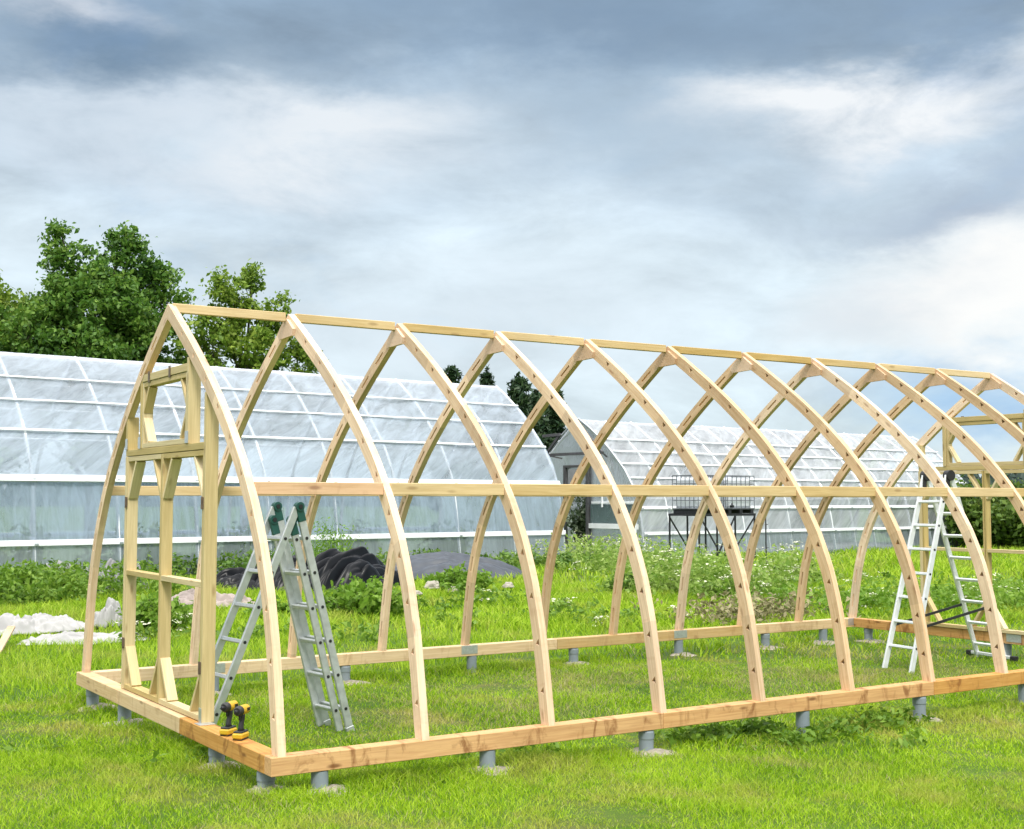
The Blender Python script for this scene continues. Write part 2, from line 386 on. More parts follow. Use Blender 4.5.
def rib_mesh():
    y, z, s = prof(13)       # 12 straight board lengths give the facetted outline
    yy = np.interp(np.linspace(0, s[-1], 37), s, y); zz = np.interp(np.linspace(0, s[-1], 37), s, z); ss = np.linspace(0, s[-1], 37)
    yf, zf, sf = prof(37)
    yy = .45 * yy + .55 * yf; zz = .45 * zz + .55 * zf
    dy = np.gradient(yy); dz = np.gradient(zz); ln = np.hypot(dy, dz); dy /= ln; dz /= ln
    ny, nz = dz, -dy        # inward normal of the front leg
    iy, iz = yy + ny * D_RIB, zz + nz * D_RIB
    iz[0] = ZS
    keep = iy < W / 2 - .001
    iy2 = np.where(keep, iy, W / 2); 
    # clip the inner line to the middle plane
    for i in range(len(iy)):
        if not keep[i]:
            if keep[i - 1]:
                t = (W / 2 - iy[i - 1]) / (iy[i] - iy[i - 1]); zc = iz[i - 1] + t * (iz[i] - iz[i - 1])
            iz[i] = zc - 0.0001 * i
    vs = []; fs = []; uv = []
    def leg(mirror):
        b = len(vs); n = len(yy)
        for i in range(n):
            for (a, c) in ((yy[i], zz[i]), (iy2[i], iz[i])):
                Y = W - a if mirror else a
                vs.append((0, Y, c)); vs.append((T_RIB, Y, c))
        def q(a, b_, c, d, u):
            f = (a, b_, c, d)
            if mirror: f = f[::-1]; u = u[::-1]
            fs.append(f); uv.extend(u)
        vo = 3.0 if mirror else 0.0
        for i in range(n - 1):
            p = b + 4 * i; r = p + 4; s0, s1 = ss[i] + vo * 2, ss[i + 1] + vo * 2
            q(p, r, r + 2, p + 2, [(s0, 0), (s1, 0), (s1, .11), (s0, .11)])
            q(p + 1, p + 3, r + 3, r + 1, [(s0, .3), (s0, .41), (s1, .41), (s1, .3)])
            q(p, p + 1, r + 1, r, [(s0, .5), (s0, .55), (s1, .55), (s1, .5)])
            q(p + 2, r + 2, r + 3, p + 3, [(s0, .7), (s1, .7), (s1, .75), (s0, .75)])
        q(b, b + 2, b + 3, b + 1, [(0, .8), (.1, .8), (.1, .85), (0, .85)])
        e = b + 4 * (n - 1)
        q(e, e + 1, e + 3, e + 2, [(0, .8), (.1, .8), (.1, .85), (0, .85)])
    halves = []
    for mir in (False, True):
        vs.clear(); fs.clear(); uv.clear(); leg(mir)
        me = bpy.data.meshes.new('rib'); me.from_pydata(vs, [], fs)
        l = me.uv_layers.new(name='UVMap'); l.data.foreach_set('uv', np.array(uv, dtype=np.float32).ravel())
        me.materials.append(M['rib']); me.update()
        b_ = bmesh.new(); b_.from_mesh(me); bmesh.ops.recalc_face_normals(b_, faces=b_.faces); b_.to_mesh(me); b_.free()
        halves.append(me)
    # the wedge gaps between the board lengths (front leg) and the long slots (back leg), cut into the side faces
    sl = s[-1]
    def at(sv):
        return (np.interp(sv, ss, yy), np.interp(sv, ss, zz), np.interp(sv, ss, dy), np.interp(sv, ss, dz))
    joined = bmesh.new()
    for me, mirror in zip(halves, (False, True)):
        cut = bmesh.new()
        for sv in np.arange(.24, sl - .1, .335):
            Y, Z, ty, tz = at(sv); n_y, n_z = tz, -ty
            def pt(a, d):
                yv = Y + ty * a + n_y * d; zv = Z + tz * a + n_z * d
                return Vector((0, W - yv if mirror else yv, zv))
            if not mirror: poly = [pt(-.026, .024), (pt(.028, .024)), pt(-.004, .066)]
            else: poly = [pt(-.085, .040), pt(.085, .040), pt(.085, .058), pt(-.085, .058)]
            bm_prism(cut, poly, Vector((-.01, 0, 0)), Vector((.018 if mirror else .046, 0, 0)))
        bmesh.ops.recalc_face_normals(cut, faces=cut.faces)
        cm = bpy.data.meshes.new('cutter'); cut.to_mesh(cm); cut.free(); cm.materials.append(M['rib'])
        a = bpy.data.objects.new('rib', me); c = bpy.data.objects.new('cutter', cm)
        COL.objects.link(a); COL.objects.link(c)
        md = a.modifiers.new('b', 'BOOLEAN'); md.object = c; md.operation = 'DIFFERENCE'; md.solver = 'EXACT'
        bpy.context.view_layer.update()
        dg = bpy.context.evaluated_depsgraph_get()
        part = bpy.data.meshes.new_from_object(a.evaluated_get(dg)); joined.from_mesh(part)
        bpy.data.objects.remove(a); bpy.data.objects.remove(c)
    res = bpy.data.meshes.new('rib'); joined.to_mesh(res); joined.free(); res.materials.append(M['rib'])
    return res

def gusset_bm():
    bm = bmesh.new(); c = W / 2
    poly = [Vector((0, c - .03, ZS + 3.03)), Vector((0, c - .15, ZS + 2.94)), Vector((0, c - .135, ZS + 2.885)),
            Vector((0, c + .13, ZS + 2.875)), Vector((0, c + .165, ZS + 2.925)), Vector((0, c + .03, ZS + 3.03))]
    bm_prism(bm, poly, Vector((-.028, 0, 0)), Vector((-.0005, 0, 0)))
    return bm

def build_frame():
    rm = rib_mesh(); g0 = None
    for k in range(11):
        r = bpy.data.objects.new('rib', rm); link(r, frame); r.location = (k, 0, 0)
        if 0 < k:
            if g0 is None:
                g0 = bm_obj('gusset', gusset_bm(), M['plank_pale'], r)
            else:
                g = g0.copy(); COL.objects.link(g); g.parent = r
    # ridge boards and side rails fitted between the ribs
    e = .0015
    zr = 1.88
    yr = float(np.polyval(PC, zr - ZS)) + .035
    for k in range(10):
        x0 = k + (T_RIB if k else T_RIB) + e; x1 = k + 1 - e
        beam('ridge_board', (x0 - .02 if k == 0 else x0 - .0, W / 2, 3.318 - .030), (x1 - .029, W / 2, 3.318 - .030), .045, .072, M['beam'], frame)
        beam('side_rail', (x0, yr, zr), (x1, yr, zr), .048, .086, M['rib_rail'] if k == 0 else M['beam'], frame)
        beam('side_rail', (x0, W - yr, zr), (x1, W - yr, zr), .048, .086, M['beam'], frame)
    # sills
    zc = ZS - .0575; hh = .115
    cuts = [-.045, 3.02, 6.03, 9.02, 10.10]
    for a, b in zip(cuts, cuts[1:]):
        beam('sill_beam', (a + e, .052, zc), (b - e, .052, zc), .115, hh, M['sill'], frame)
    cuts = [.082, 2.4, 5.2, 8.0, 10.04]
    for a, b in zip(cuts, cuts[1:]):
        beam('sill_beam', (a + e, W - .052, zc), (b - e, W - .052, zc), .115, hh, M['sill_pale'], frame)
    for a, b, m_ in ((.1115, 1.72, 'sill'), (1.72, 3.30, 'sill_pale'), (3.30, W + .0055, 'sill_pale')):
        beam('sill_beam', (.018, a + e, zc - .0005), (.018, b - e, zc - .0005), .125, hh, M[m_], frame)
    for a, b in ((.1115, 2.2), (2.2, W - .1115)):
        beam('sill_beam', (10.04, a + e, zc - .0005), (10.04, b - e, zc - .0005), .12, hh, M['sill'], frame)
    # perforated plates over the sill joints
    def plate(c, s):
        bm = bmesh.new(); bm_box(bm, c, s, None, .001); return bm_obj('joint_plate', bm, M['zinc'], frame)
    for x in (1.22, 4.05, 7.0, 9.98): plate((x, W - .1115, ZS - .045), (.20, .004, .09))
    plate((9.977, 2.05, ZS - .045), (.004, .2, .09))
    plate((.018, 1.36, ZS + .0025), (.115, .11, .004))

    def stud_top(y):
        yy = y if y < W / 2 else W - y
        z = np.linspace(0, 3.078, 500); yv = np.polyval(PC, z)
        return float(np.interp(yy, yv, z)) + ZS

    def gable(far):
        def X(a): return (10.05 - a) if far else a
        GY = .03
        def bx(name, a0, a1, y0, y1, z0, z1, m='stud', long='z'):
            y0 += GY; y1 += GY
            x0, x1 = X(a0), X(a1); xc = (x0 + x1) / 2; dx = abs(x1 - x0)
            if long == 'z': return beam(name, (xc, (y0 + y1) / 2, z0), (xc, (y0 + y1) / 2, z1), dx, y1 - y0, M[m], frame, (0, 1, 0), .003)
            return beam(name, (xc, y0, (z0 + z1) / 2), (xc, y1, (z0 + z1) / 2), dx, z1 - z0, M[m], frame, (0, 0, 1), .003)
        ZH0, ZH1 = 2.105, 2.215
        # outer posts
        bx('gable_stud', .003, .098, 1.36, 1.405, ZS + .001, stud_top(1.40) - .13)
        bx('gable_stud', .003, .098, 3.285, 3.33, ZS + .001, ZH0 + .056)
        bx('gable_stud', .003, .098, 3.285, 3.33, ZH1 + .001, stud_top(3.3) - .13)
        # header: two boards
        bx('header_board', .006, .09, 1.406, 3.33, ZH0 + .058, ZH1, 'stud', 'y')
        # short studs each side of the upper window
        bx('gable_stud', .003, .098, 1.755, 1.80, ZH1 + .001, stud_top(1.78) - .12)
        bx('gable_stud', .003, .098, 2.905, 2.95, ZH1 + .001, stud_top(2.93) - .12)
        bx('header_board', .003, .09, 1.801, 2.904, 2.755, 2.815, 'stud', 'y')
        o_inv = {}
        def wframe(name, y0, y1, z0, z1, tt, braces, mid=None, a0=.008, a1=.094, ts=.022):
            y0 += GY; y1 += GY; braces = [(q[0] + GY,) + q[1:] for q in braces]
            xa, xb = X(a0), X(a1); xc = (xa + xb) / 2; dx = abs(xb - xa)
            p_, q_ = Vector((xc, y0 + ts + .0005, z0 + tt / 2)), Vector((xc, y1 - ts - .0005, z0 + tt / 2))
            o = beam(name, p_, q_, dx - .002, tt, M['stud'], frame, (0, 0, 1), .002)      # the bottom rail carries the rest
            inv = (Matrix.Translation((p_ + q_) / 2) @ frame_of(p_, q_).to_4x4()).inverted(); o_inv[o.name] = inv
            def sub(nm, p, q, w_, h_, m_, up_):
                b_ = beam(nm, p, q, w_, h_, M[m_], None, up_, .002); mb = Matrix.Translation((Vector(p) + Vector(q)) / 2) @ frame_of(p, q, up_).to_4x4()
                b_.parent = o; b_.matrix_parent_inverse = inv; b_.matrix_basis = mb; return b_
            for yv in (y0 + ts / 2, y1 - ts / 2): sub('stile', (xc, yv, z0), (xc, yv, z1), dx, ts, 'stud', (0, 1, 0))
            for zv, th_ in ((z1 - tt / 2, tt),) + (((mid, .04),) if mid else ()):
                sub('rail', (xc, y0 + ts + .0005, zv), (xc, y1 - ts - .0005, zv), dx - .002, th_, 'stud', (0, 0, 1))
            for (yc, zc_, sy, sz, ln) in braces:
                sub('corner_brace', (xc, yc + sy * .002, zc_ + sz * ln), (xc, yc + sy * ln * .66, zc_ + sz * .002), .030, dx - .006, 'brace', (1, 0, 0))
            return o
        # upper window
        y0, y1, z0, z1 = 1.802, 2.903, ZH1 + .003, 2.752
        tt = .04
        wframe('gable_window', y0, y1, z0, z1, tt,
               [(y0 + .022, z0 + tt, 1, 1, .20), (y1 - .022, z0 + tt, -1, 1, .20), (y0 + .022, z1 - tt, 1, -1, .20), (y1 - .022, z1 - tt, -1, -1, .20)], None, .008, .084, .03)
        # a pair of narrow doors
        zb, zt = ZS + .006, ZH0 + .054
        for (ya, yb, hy) in ((2.370, 3.281, 3.283), (1.409, 2.362, 1.407)):
            d = wframe('gable_door', ya, yb, zb, zt, tt,
                       [(ya + .022, zb + tt, 1, 1, .30), (yb - .022, zb + tt, -1, 1, .30), (ya + .022, zt - tt, 1, -1, .30), (yb - .022, zt - tt, -1, -1, .30)], 1.20)
            for hz in (.62, 1.78):
                bm = bmesh.new(); bm_box(bm, (X(.0005), hy + GY, hz), (.006, .05, .085), None, .001); bm_tube(bm, [(X(-.004), hy + GY, hz - .045), (X(-.004), hy + GY, hz + .045)], .006, 8)
                h_ = bm_obj('hinge', bm, M['hinge'], d); h_.matrix_parent_inverse = o_inv[d.name]
        for (yc, zc_, sy, sz) in ((1.777, ZH1 + .05, .07, .09), (3.307, ZH1 + .05, .06, .09), (1.382, ZS + .055, .05, .10), (2.2, 2.785, .045, .09), (2.72, 2.785, .045, .09), (2.95, ZH1 + .05, .06, .09)):
            bm = bmesh.new(); bm_box(bm, (X(.0005), yc + GY, zc_), (.004, sy, sz), None, .001); bm_obj('bracket', bm, M['zinc'] if zc_ < 2.7 else M['hinge'], frame)
    gable(False); gable(True)
M['plank_pale'] = wood('wood_gusset', (.70, .50, .35), (.60, .40, .25), (.28, .14, .07), False, 0, .2)
M['rib_rail'] = wood('wood_pink_rail', (.70, .46, .28), (.58, .36, .20), (.2, .09, .05), False, .2, .6)
M['sill_pale'] = wood('wood_sill_pale', (.66, .48, .27), (.55, .37, .18), (.22, .11, .05), False, .4, .6)
M['brace'] = wood('wood_brace', (.68, .55, .32), (.58, .45, .23), (.26, .16, .06), False, 0, .5)
M['hinge'] = simple('rusty_hinge', (.18, .13, .09), .6, .5, .3, 30)
build_frame()

# ------------------------------------------------------------------ stepladders
def rail_section(name, A0, A1, B0, B1, mat, parent, nr, rail_w, rail_h, start, caps, offset=0.0, wide_foot=False, capmat=None):
    """A0->A1 and B0->B1: the two rails bottom to top"""
    A0, A1, B0, B1 = map(Vector, (A0, A1, B0, B1))
    bm = bmesh.new(); side = (B0 - A0).normalized()
    for p, q in ((A0, A1), (B0, B1)): bm_bar(bm, p, q, rail_w, rail_h, side, .003)
    sec = bm_obj(name, bm, mat, parent)
    for k in range(nr):
        t = start + k * .28 / (A1 - A0).length
        if t > .97: break
        a = A0.lerp(A1, t); b = B0.lerp(B1, t)
        b2 = bmesh.new(); bm_bar(b2, a + side * .012, b - side * .012, .032, .03, (A1 - A0).normalized(), .004)
        for p, sgn in ((a, -1), (b, 1)):
            bm_tube(b2, [p + side * (sgn * .012), p + side * (sgn * (rail_h / 2 + .004))], .013, 10, True, 1)
        bm_obj('rung', b2, [mat, M['black']], sec)
    if caps:
        for p, q in ((A0, A1), (B0, B1)):
            d = (q - p).normalized()
            b2 = bmesh.new(); bm_bar(b2, p - d * .03, p + d * .035, rail_w + .010, rail_h + .010, side, .004); bm_obj('foot', b2, capmat or M['black'], sec)
    return sec

def ladder_near():
    F1 = Vector((1.416, 1.941, gz(1.4, 1.9))); G1 = Vector((.19, 1.87, gz(.2, 1.9))); w = Vector((-.035, .365, 0))
    H = Vector((.945, 1.91, 1.74))
    t = empty('folding_ladder', (.8, 2.1, gz(.8, 2.1)))
    tag(t, 'dull grey aluminium folding ladder with green hinges standing inside the near end of the frame', 'ladder')
    o = t.location
    up = Vector((0, 0, 1))
    # left leaning single section, wider apart
    rail_section('ladder_section', G1 - o, H - o - Vector((.02, 0, 0)), G1 + w - o, H + w - o - Vector((.02, 0, 0)), M['alu'], t, 7, .06, .026, .13, False)
    # right leaning section folded double
    d = (H - F1).normalized(); nrm = d.cross(w.normalized())
    if nrm.x < 0: nrm = -nrm
    ins = w.normalized() * .03
    rail_section('ladder_section', F1 - o, H - o, F1 + w - o, H + w - o, M['alu_dull'], t, 6, .062, .027, .10, True, capmat=M['alu_dull'])
    k = nrm * -.072
    rail_section('ladder_section', F1 + k + ins - o + d * .02, H + k * 1.0 + ins - o - d * .10, F1 + k + w - ins - o + d * .02, H + k + w - ins - o - d * .10, M['alu_dull'], t, 6, .058, .025, .10, False)
    # green locking hinges at the top of each rail and a cluster at the folded end
    for p in (H, H + w, H + k + ins - d * .09, H + k + w - ins - d * .09):
        bm = bmesh.new(); s = w.normalized()
        bm_tube(bm, [p - o - s * .026 + up * .01, p - o + s * .026 + up * .01], .036, 14)
        bm_tube(bm, [p - o - s * .033 + up * .01, p - o + s * .033 + up * .01], .018, 12, True, 1)
        bm_bar(bm, p - o + up * .0, p - o - d * .11, .064, .034, s, .004)
        bm_obj('hinge', bm, [M['green_plastic'], M['black']], t)
    # stabiliser foot bar of the folded side
ladder_near()

def ladder_far():
    f1 = Vector((8.10, 1.975, gz(8, 2))); w = Vector((.06, .42, 0)); f2 = f1 + w
    g1 = Vector((9.83, 2.06, gz(9.8, 2))); H = Vector((8.85, 2.02, 2.08))
    t = empty('folding_ladder', (8.9, 2.2, gz(9, 2.2)))
    tag(t, 'bright white aluminium stepladder with black straps standing towards the far right end of the frame', 'ladder')
    o = t.location; e = Vector((.03, 0, 0))
    rail_section('ladder_section', f1 - o, H - e - o, f2 - o, H - e + w * .86 - o, M['alu_bright'], t, 8, .062, .026, .12, False)
    rail_section('ladder_section', g1 - o, H + e - o, g1 + w - o, H + e + w * .86 - o, M['alu_bright'], t, 8, .062, .026, .08, False)
    s = w.normalized()
    bm = bmesh.new(); bm_bar(bm, g1 - s * .12 + Vector((0, 0, .05)) - o, g1 + w + s * .12 + Vector((0, 0, .05)) - o, .05, .035, (0, 0, 1), .004)
    bar = bm_obj('stabiliser_bar', bm, M['alu_bright'], t)
    for p in (g1 - s * .13, g1 + w + s * .13):
        bm = bmesh.new(); bm_bar(bm, p - s * .04 + Vector((0, 0, .045)) - o, p + s * .04 + Vector((0, 0, .045)) - o, .062, .055, (0, 0, 1), .006); bm_obj('end_cap', bm, M['black'], bar)
    for p in (H, H + w * .86):
        bm = bmesh.new(); bm_tube(bm, [p - o - s * .035, p - o + s * .035], .06, 16); bm_bar(bm, p - e - o, p - o + (f1 - H).normalized() * .14, .06, .04, s, .004)
        bm_obj('hinge', bm, M['black'], t)
    for p, q in ((f1, g1), (f2, g1 + w)):
        a = p.lerp(H - e + (q - g1) * .86, .22); b = q.lerp(H + e + (q - g1) * .86, .30)
        bm = bmesh.new(); bm_bar(bm, a - o, b - o, .008, .03, (0, 0, 1)); bm_obj('strap', bm, M['black'], t)
ladder_far()

# ------------------------------------------------------------------ drills
def drill(loc, rz, label):
    t = empty('cordless_drill', loc, rz); tag(t, label, 'drill', 'cordless drills on the sill')
    # local: nose points to +x
    bm = bmesh.new()
    bm_box(bm, (.005, 0, .026), (.115, .074, .040), None, .010, 0)
    bm_box(bm, (.005, 0, .0045), (.100, .066, .009), None, .003, 1)
    bm_box(bm, (.005, 0, .050), (.100, .060, .014), None, .004, 1)
    bat = bm_obj('battery', bm, [M['yellow'], M['drill_black']], t)
    bm = bmesh.new()
    pts = [(.000, 0, .05), (.004, 0, .075), (-.006, 0, .110), (-.014, 0, .140), (-.012, 0, .165)]
    bm_tube(bm, pts, [.030, .021, .0195, .021, .024], 12)
    for v in bm.verts: v.co.y *= .82
    bm_box(bm, (.022, 0, .140), (.016, .014, .034), None, .004)
    bm_obj('handle', bm, M['drill_black'], t, True)
    bm = bmesh.new(); bm_tube(bm, [(-.072, 0, .186), (-.066, 0, .186), (-.02, 0, .186), (.018, 0, .186)], [.022, .031, .032, .031], 18)
    for k in range(5): bm_box(bm, (-.055 + k * .008, .030, .19), (.004, .008, .02), None, 0, 1)
    bm_obj('motor_housing', bm, [M['yellow'], M['drill_black']], t, False)
    bm = bmesh.new(); bm_tube(bm, [(.0185, 0, .186), (.024, 0, .186), (.05, 0, .186), (.062, 0, .186)], [.031, .034, .032, .024], 18)
    nose = bm_obj('nose_cone', bm, M['drill_black'], t)
    bm = bmesh.new(); bm_tube(bm, [(.0625, 0, .186), (.082, 0, .186), (.088, 0, .186)], [.0125, .0125, .009], 14); bm_tube(bm, [(.0885, 0, .186), (.105, 0, .186)], .0035, 6)
    bm_obj('chuck', bm, M['steel_dark'], nose)
drill((.012, .875, ZS + .001), R(216), 'yellow and black cordless drill on the left sill, the one nearer the gable door')
drill((.026, .685, ZS + .001), R(222), 'yellow and black cordless drill on the left sill, the one nearer the corner')

# ------------------------------------------------------------------ film tunnels behind
TH = R(32.83 + 52); DX = math.sin(TH); DY = math.cos(TH)   # the direction both tunnels run in
RZ_T = math.atan2(DY, DX)
P1 = [(0, 0), (.05, .35), (.12, .83), (.22, 1.5), (.38, 2.31), (.65, 2.88), (1.05, 3.46), (1.42, 3.86), (1.78, 4.24), (2.3, 4.72), (2.9, 5.18), (3.5, 5.58)]

def interp_profile(pr, z):
    return float(np.interp(z, [p[1] for p in pr], [p[0] for p in pr]))

def sweep(name, prf, x0, x1, nx, mat, parent, sag=.0, seed=0):
    """a sheet along x over a profile; sags a little between the hoops"""
    vs = []; fs = []; n = len(prf)
    for i in range(nx + 1):
        x = x0 + (x1 - x0) * i / nx
        for (y, z) in prf:
            d = sag * (mnoise.noise(Vector((x * .9, y * 1.3 + seed, z * 1.3))) + .6 * abs(math.sin(math.pi * x / 2.0)) - .3)
            vs.append((x, y + (d if y < 3.4 else -d), z - d * .4))
    for i in range(nx):
        for j in range(n - 1): fs.append((i * n + j, (i + 1) * n + j, (i + 1) * n + j + 1, i * n + j + 1))
    return mesh_obj(name, vs, fs, mat, parent, True)

def dense(pr, step=.25):
    out = []
    for (a, b) in zip(pr, pr[1:]):
        k = max(1, int(math.hypot(b[0] - a[0], b[1] - a[1]) / step))
        for i in range(k): out.append((a[0] + (b[0] - a[0]) * i / k, a[1] + (b[1] - a[1]) * i / k))
    out.append(pr[-1]); return out

def tunnel(base, length, pr, label, roof_mat, wall_mat, zwall, bands, purlins, hoop_step, front_gable=None, name='polytunnel'):
    """base: front corner nearest the camera side at local x=0; runs to +x"""
    t = empty(name, (base[0], base[1], -.05), RZ_T); tag(t, label, 'polytunnel')
    for zs_ in (zwall, bands[0][0]):
        if not any(abs(p[1] - zs_) < 1e-6 for p in pr): pr = sorted(pr + [(interp_profile(pr, zs_), zs_)], key=lambda p: p[1])
    half = pr[-1][0]; mir = lambda q: (2 * half - q[0], q[1])
    wall = dense([p for p in pr if p[1] <= zwall + 1e-6]); roof = dense([p for p in pr if p[1] >= zwall - 1e-6])
    nx = int(length / .4)
    mesh_obj('floor', [(0.02, .05, .035), (length - .02, .05, .035), (length - .02, 2 * half - .05, .035), (.02, 2 * half - .05, .035)], [(0, 1, 2, 3)], M['tunnel_floor'], t)
    zp = bands[0][0]
    low = dense([p for p in pr if p[1] <= zp + 1e-6]); wall = dense([p for p in pr if zp - 1e-6 <= p[1] <= zwall + 1e-6])
    sweep('base_panel', low, 0, length, nx, M['panel'], t, .0)
    sweep('base_panel', [mir(p) for p in low][::-1], 0, length, nx, M['panel'], t, .0)
    sweep('wall_film', wall, 0, length, nx, wall_mat, t, .02)
    sweep('wall_film', [mir(p) for p in wall][::-1], 0, length, nx, wall_mat, t, .02)
    full = roof + [mir(p) for p in roof[::-1]][1:]
    sweep('roof_film', full, 0, length, nx, roof_mat, t, .05, 3.3)
    # hoops
    k = 0; x = .03; hp = dense(pr, .3); hp = [(y + .042, z - .024) for y, z in hp]; fullh = hp + [(2 * half - y, z) for y, z in hp[::-1]][1:]
    bm = bmesh.new(); bm_tube(bm, [(0, y, z) for y, z in fullh], .048, 6)
    hoop = bm_obj('hoop', bm, M['white_metal'], t, True); hoop.location.x = x
    while True:
        x += hoop_step
        if x > length: break
        h = hoop.copy(); COL.objects.link(h); h.parent = t; h.location.x = x
    hl = hoop.copy(); COL.objects.link(hl); hl.parent = t; hl.location.x = length - .03
    # white rails on the outside (front) and on the far side
    for (z, hgt, th) in bands + purlins:
        for side in (0, 1):
            y = interp_profile(pr, z); y2 = interp_profile(pr, z + .1); sl = math.atan2(.1, max(y2 - y, 1e-4))
            n_ = Vector((0, -math.sin(sl), math.cos(sl)))
            c = Vector((0, y, z)) + n_ * (th / 2 + .012 + .02)
            up_ = Vector((0, math.cos(sl), math.sin(sl)))
            if side: c.y = 2 * half - c.y; up_.y = -up_.y
            bm = bmesh.new(); bm_bar(bm, c, c + Vector((length, 0, 0)), th, hgt, up_, .006)
            if side == 0 and z < 3:
                q = .0
                while q < length:
                    bm_bar(bm, c + Vector((q, -th / 2 - .012, -.03)), c + Vector((q + .09, -th / 2 - .012, -.03)), .016, .05, (0, 0, 1), .003, 1); q += hoop_step
            bm_obj('rail' if z < 2.4 else 'purlin', bm, [M['white_metal'], M['galv']], t)
    bm = bmesh.new(); bm_tube(bm, [(0, half, pr[-1][1] - .05), (length, half, pr[-1][1] - .05)], .03, 6); bm_obj('ridge_tube', bm, M['white_metal'], t)
    return t, half, mir

def end_film(name, pr, half, x, parent, mat, hole=None):
    """a gable sheet cut into strips; hole=(y0,y1,z1) leaves a door opening"""
    ys = sorted(set([round(float(v), 3) for v in np.linspace(0, 2 * half, 31)] + ([hole[0], hole[1]] if hole else [])))
    top = lambda y: float(np.interp(y if y < half else 2 * half - y, [p[0] for p in pr], [p[1] for p in pr]))
    vs = []; fs = []
    for a, b in zip(ys, ys[1:]):
        m_ = (a + b) / 2; z0 = 0.0
        if hole and hole[0] <= m_ <= hole[1]: z0 = hole[2]
        if top(a) <= z0 and top(b) <= z0: continue
        k = 8
        for j in range(k):
            i = len(vs)
            for y, q in ((a, j), (b, j), (b, j + 1), (a, j + 1)):
                z = z0 + (max(top(y), z0) - z0) * q / k
                vs.append((x + .02 * mnoise.noise(Vector((y * 1.5, z * 1.5, x))), y, z))
            fs.append((i, i + 1, i + 2, i + 3))
    return mesh_obj(name, vs, fs, mat, parent)

M['tunnel_floor'] = simple('tunnel_floor', (.22, .22, .21), .9, 0, .3, 1.5)
E1 = Vector((19.618, 24.672, 0)); LEN1 = 52.0
b1 = E1 - Vector((DX, DY, 0)) * LEN1
t1, half1, _ = tunnel(b1, LEN1, P1, 'long white film polytunnel with white rails, behind the near end of the frame', M['film'], M['film_wall'], 2.31,
                      [(.83, .14, .04), (2.31, .17, .05)], [(3.46, .07, .03), (4.22, .055, .03), (4.83, .055, .03)], 2.0)
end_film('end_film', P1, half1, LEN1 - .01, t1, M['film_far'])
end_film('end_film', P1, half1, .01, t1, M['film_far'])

P2 = [(y * .886, z * .80) for y, z in P1]
E2 = Vector((21.70, 23.40, 0)); LEN2 = 18.4
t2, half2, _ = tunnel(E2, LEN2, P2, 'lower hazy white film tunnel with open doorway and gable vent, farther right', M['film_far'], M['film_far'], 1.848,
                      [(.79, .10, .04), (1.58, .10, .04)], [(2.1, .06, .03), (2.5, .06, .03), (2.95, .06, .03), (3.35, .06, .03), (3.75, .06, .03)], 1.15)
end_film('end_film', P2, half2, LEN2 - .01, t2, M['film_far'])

def t2_gable():
    x = -.05
    bm = bmesh.new()
    for y in (2.66, 3.78): bm_box(bm, (x, y, 1.45), (.09, .11, 2.9), None, .004)
    bm_box(bm, (x, 3.22, 2.93), (.09, 1.24, .08), None, .004)
    bm_obj('door_frame', bm, M['vent_dark'], t2)
    for c_, s_ in (((x, 1.45, 1.0), (.05, 2.28, .16)), ((x - .01, 1.35, 1.75), (.05, 2.2, .07)), ((x, 4.95, 1.0), (.05, 2.1, .16)), ((x - .06, .38, .9), (.05, .09, 1.8)), ((x - .06, 1.9, 2.3), (.05, .05, 1.4))):
        bm = bmesh.new(); bm_box(bm, c_, s_, None, .004); bm_obj('gable_rail', bm, M['white_metal'], t2)
    bm = bmesh.new(); bm_box(bm, (-.02, 1.55, 1.37), (.012, 2.0, .64), None, .002); bm_obj('gable_panel', bm, M['panel_green'], t2)
    # edge hoop standing proud of the film
    hp = [(y - .02, z + .02) for y, z in dense(P2, .3)]
    bm = bmesh.new(); bm_tube(bm, [(-.06, y, z) for y, z in hp + [(2 * half2 - y, z) for y, z in hp[::-1]][1:]], .035, 6); bm_obj('edge_tube', bm, M['galv'], t2, True)
    # propped-open triangular gable vent
    v = bmesh.new(); out = -.75
    A = Vector((-.10, 3.1, 4.38)); Bp = Vector((out, 1.15, 3.30)); Cp = Vector((out, 3.95, 3.30)); Dp = Vector((out - .1, 3.95, 3.92)); Ep = Vector((out, 3.2, 3.95))
    bm_bar(v, Bp, Cp, .09, .09, (0, 0, 1)); bm_bar(v, A, Bp, .07, .07); bm_bar(v, Cp, Ep, .08, .08); bm_bar(v, Dp, Ep, .09, .09)
    bm_bar(v, Vector((-.08, 1.7, 3.2)), Bp, .04, .04); bm_bar(v, Vector((-.08, 3.9, 3.2)), Cp, .04, .04)
    bm_obj('gable_vent', v, M['vent_dark'], t2)
M['vent_dark'] = simple('dark_vent_frame', (.07, .07, .075), .7, 0, .25, 12)
M['film_gable'] = film('gable_film', (.86, .90, .92), .26, .62, 1.2, (.4, 1.2, 2.6))
M['panel_green'] = film('greenish_panel', (.22, .32, .31), .35, .6, 0, (4, 4, 1))
t2_gable()
end_film('end_film', P2, half2, .01, t2, M['film_gable'], (2.72, 3.72, 2.85))

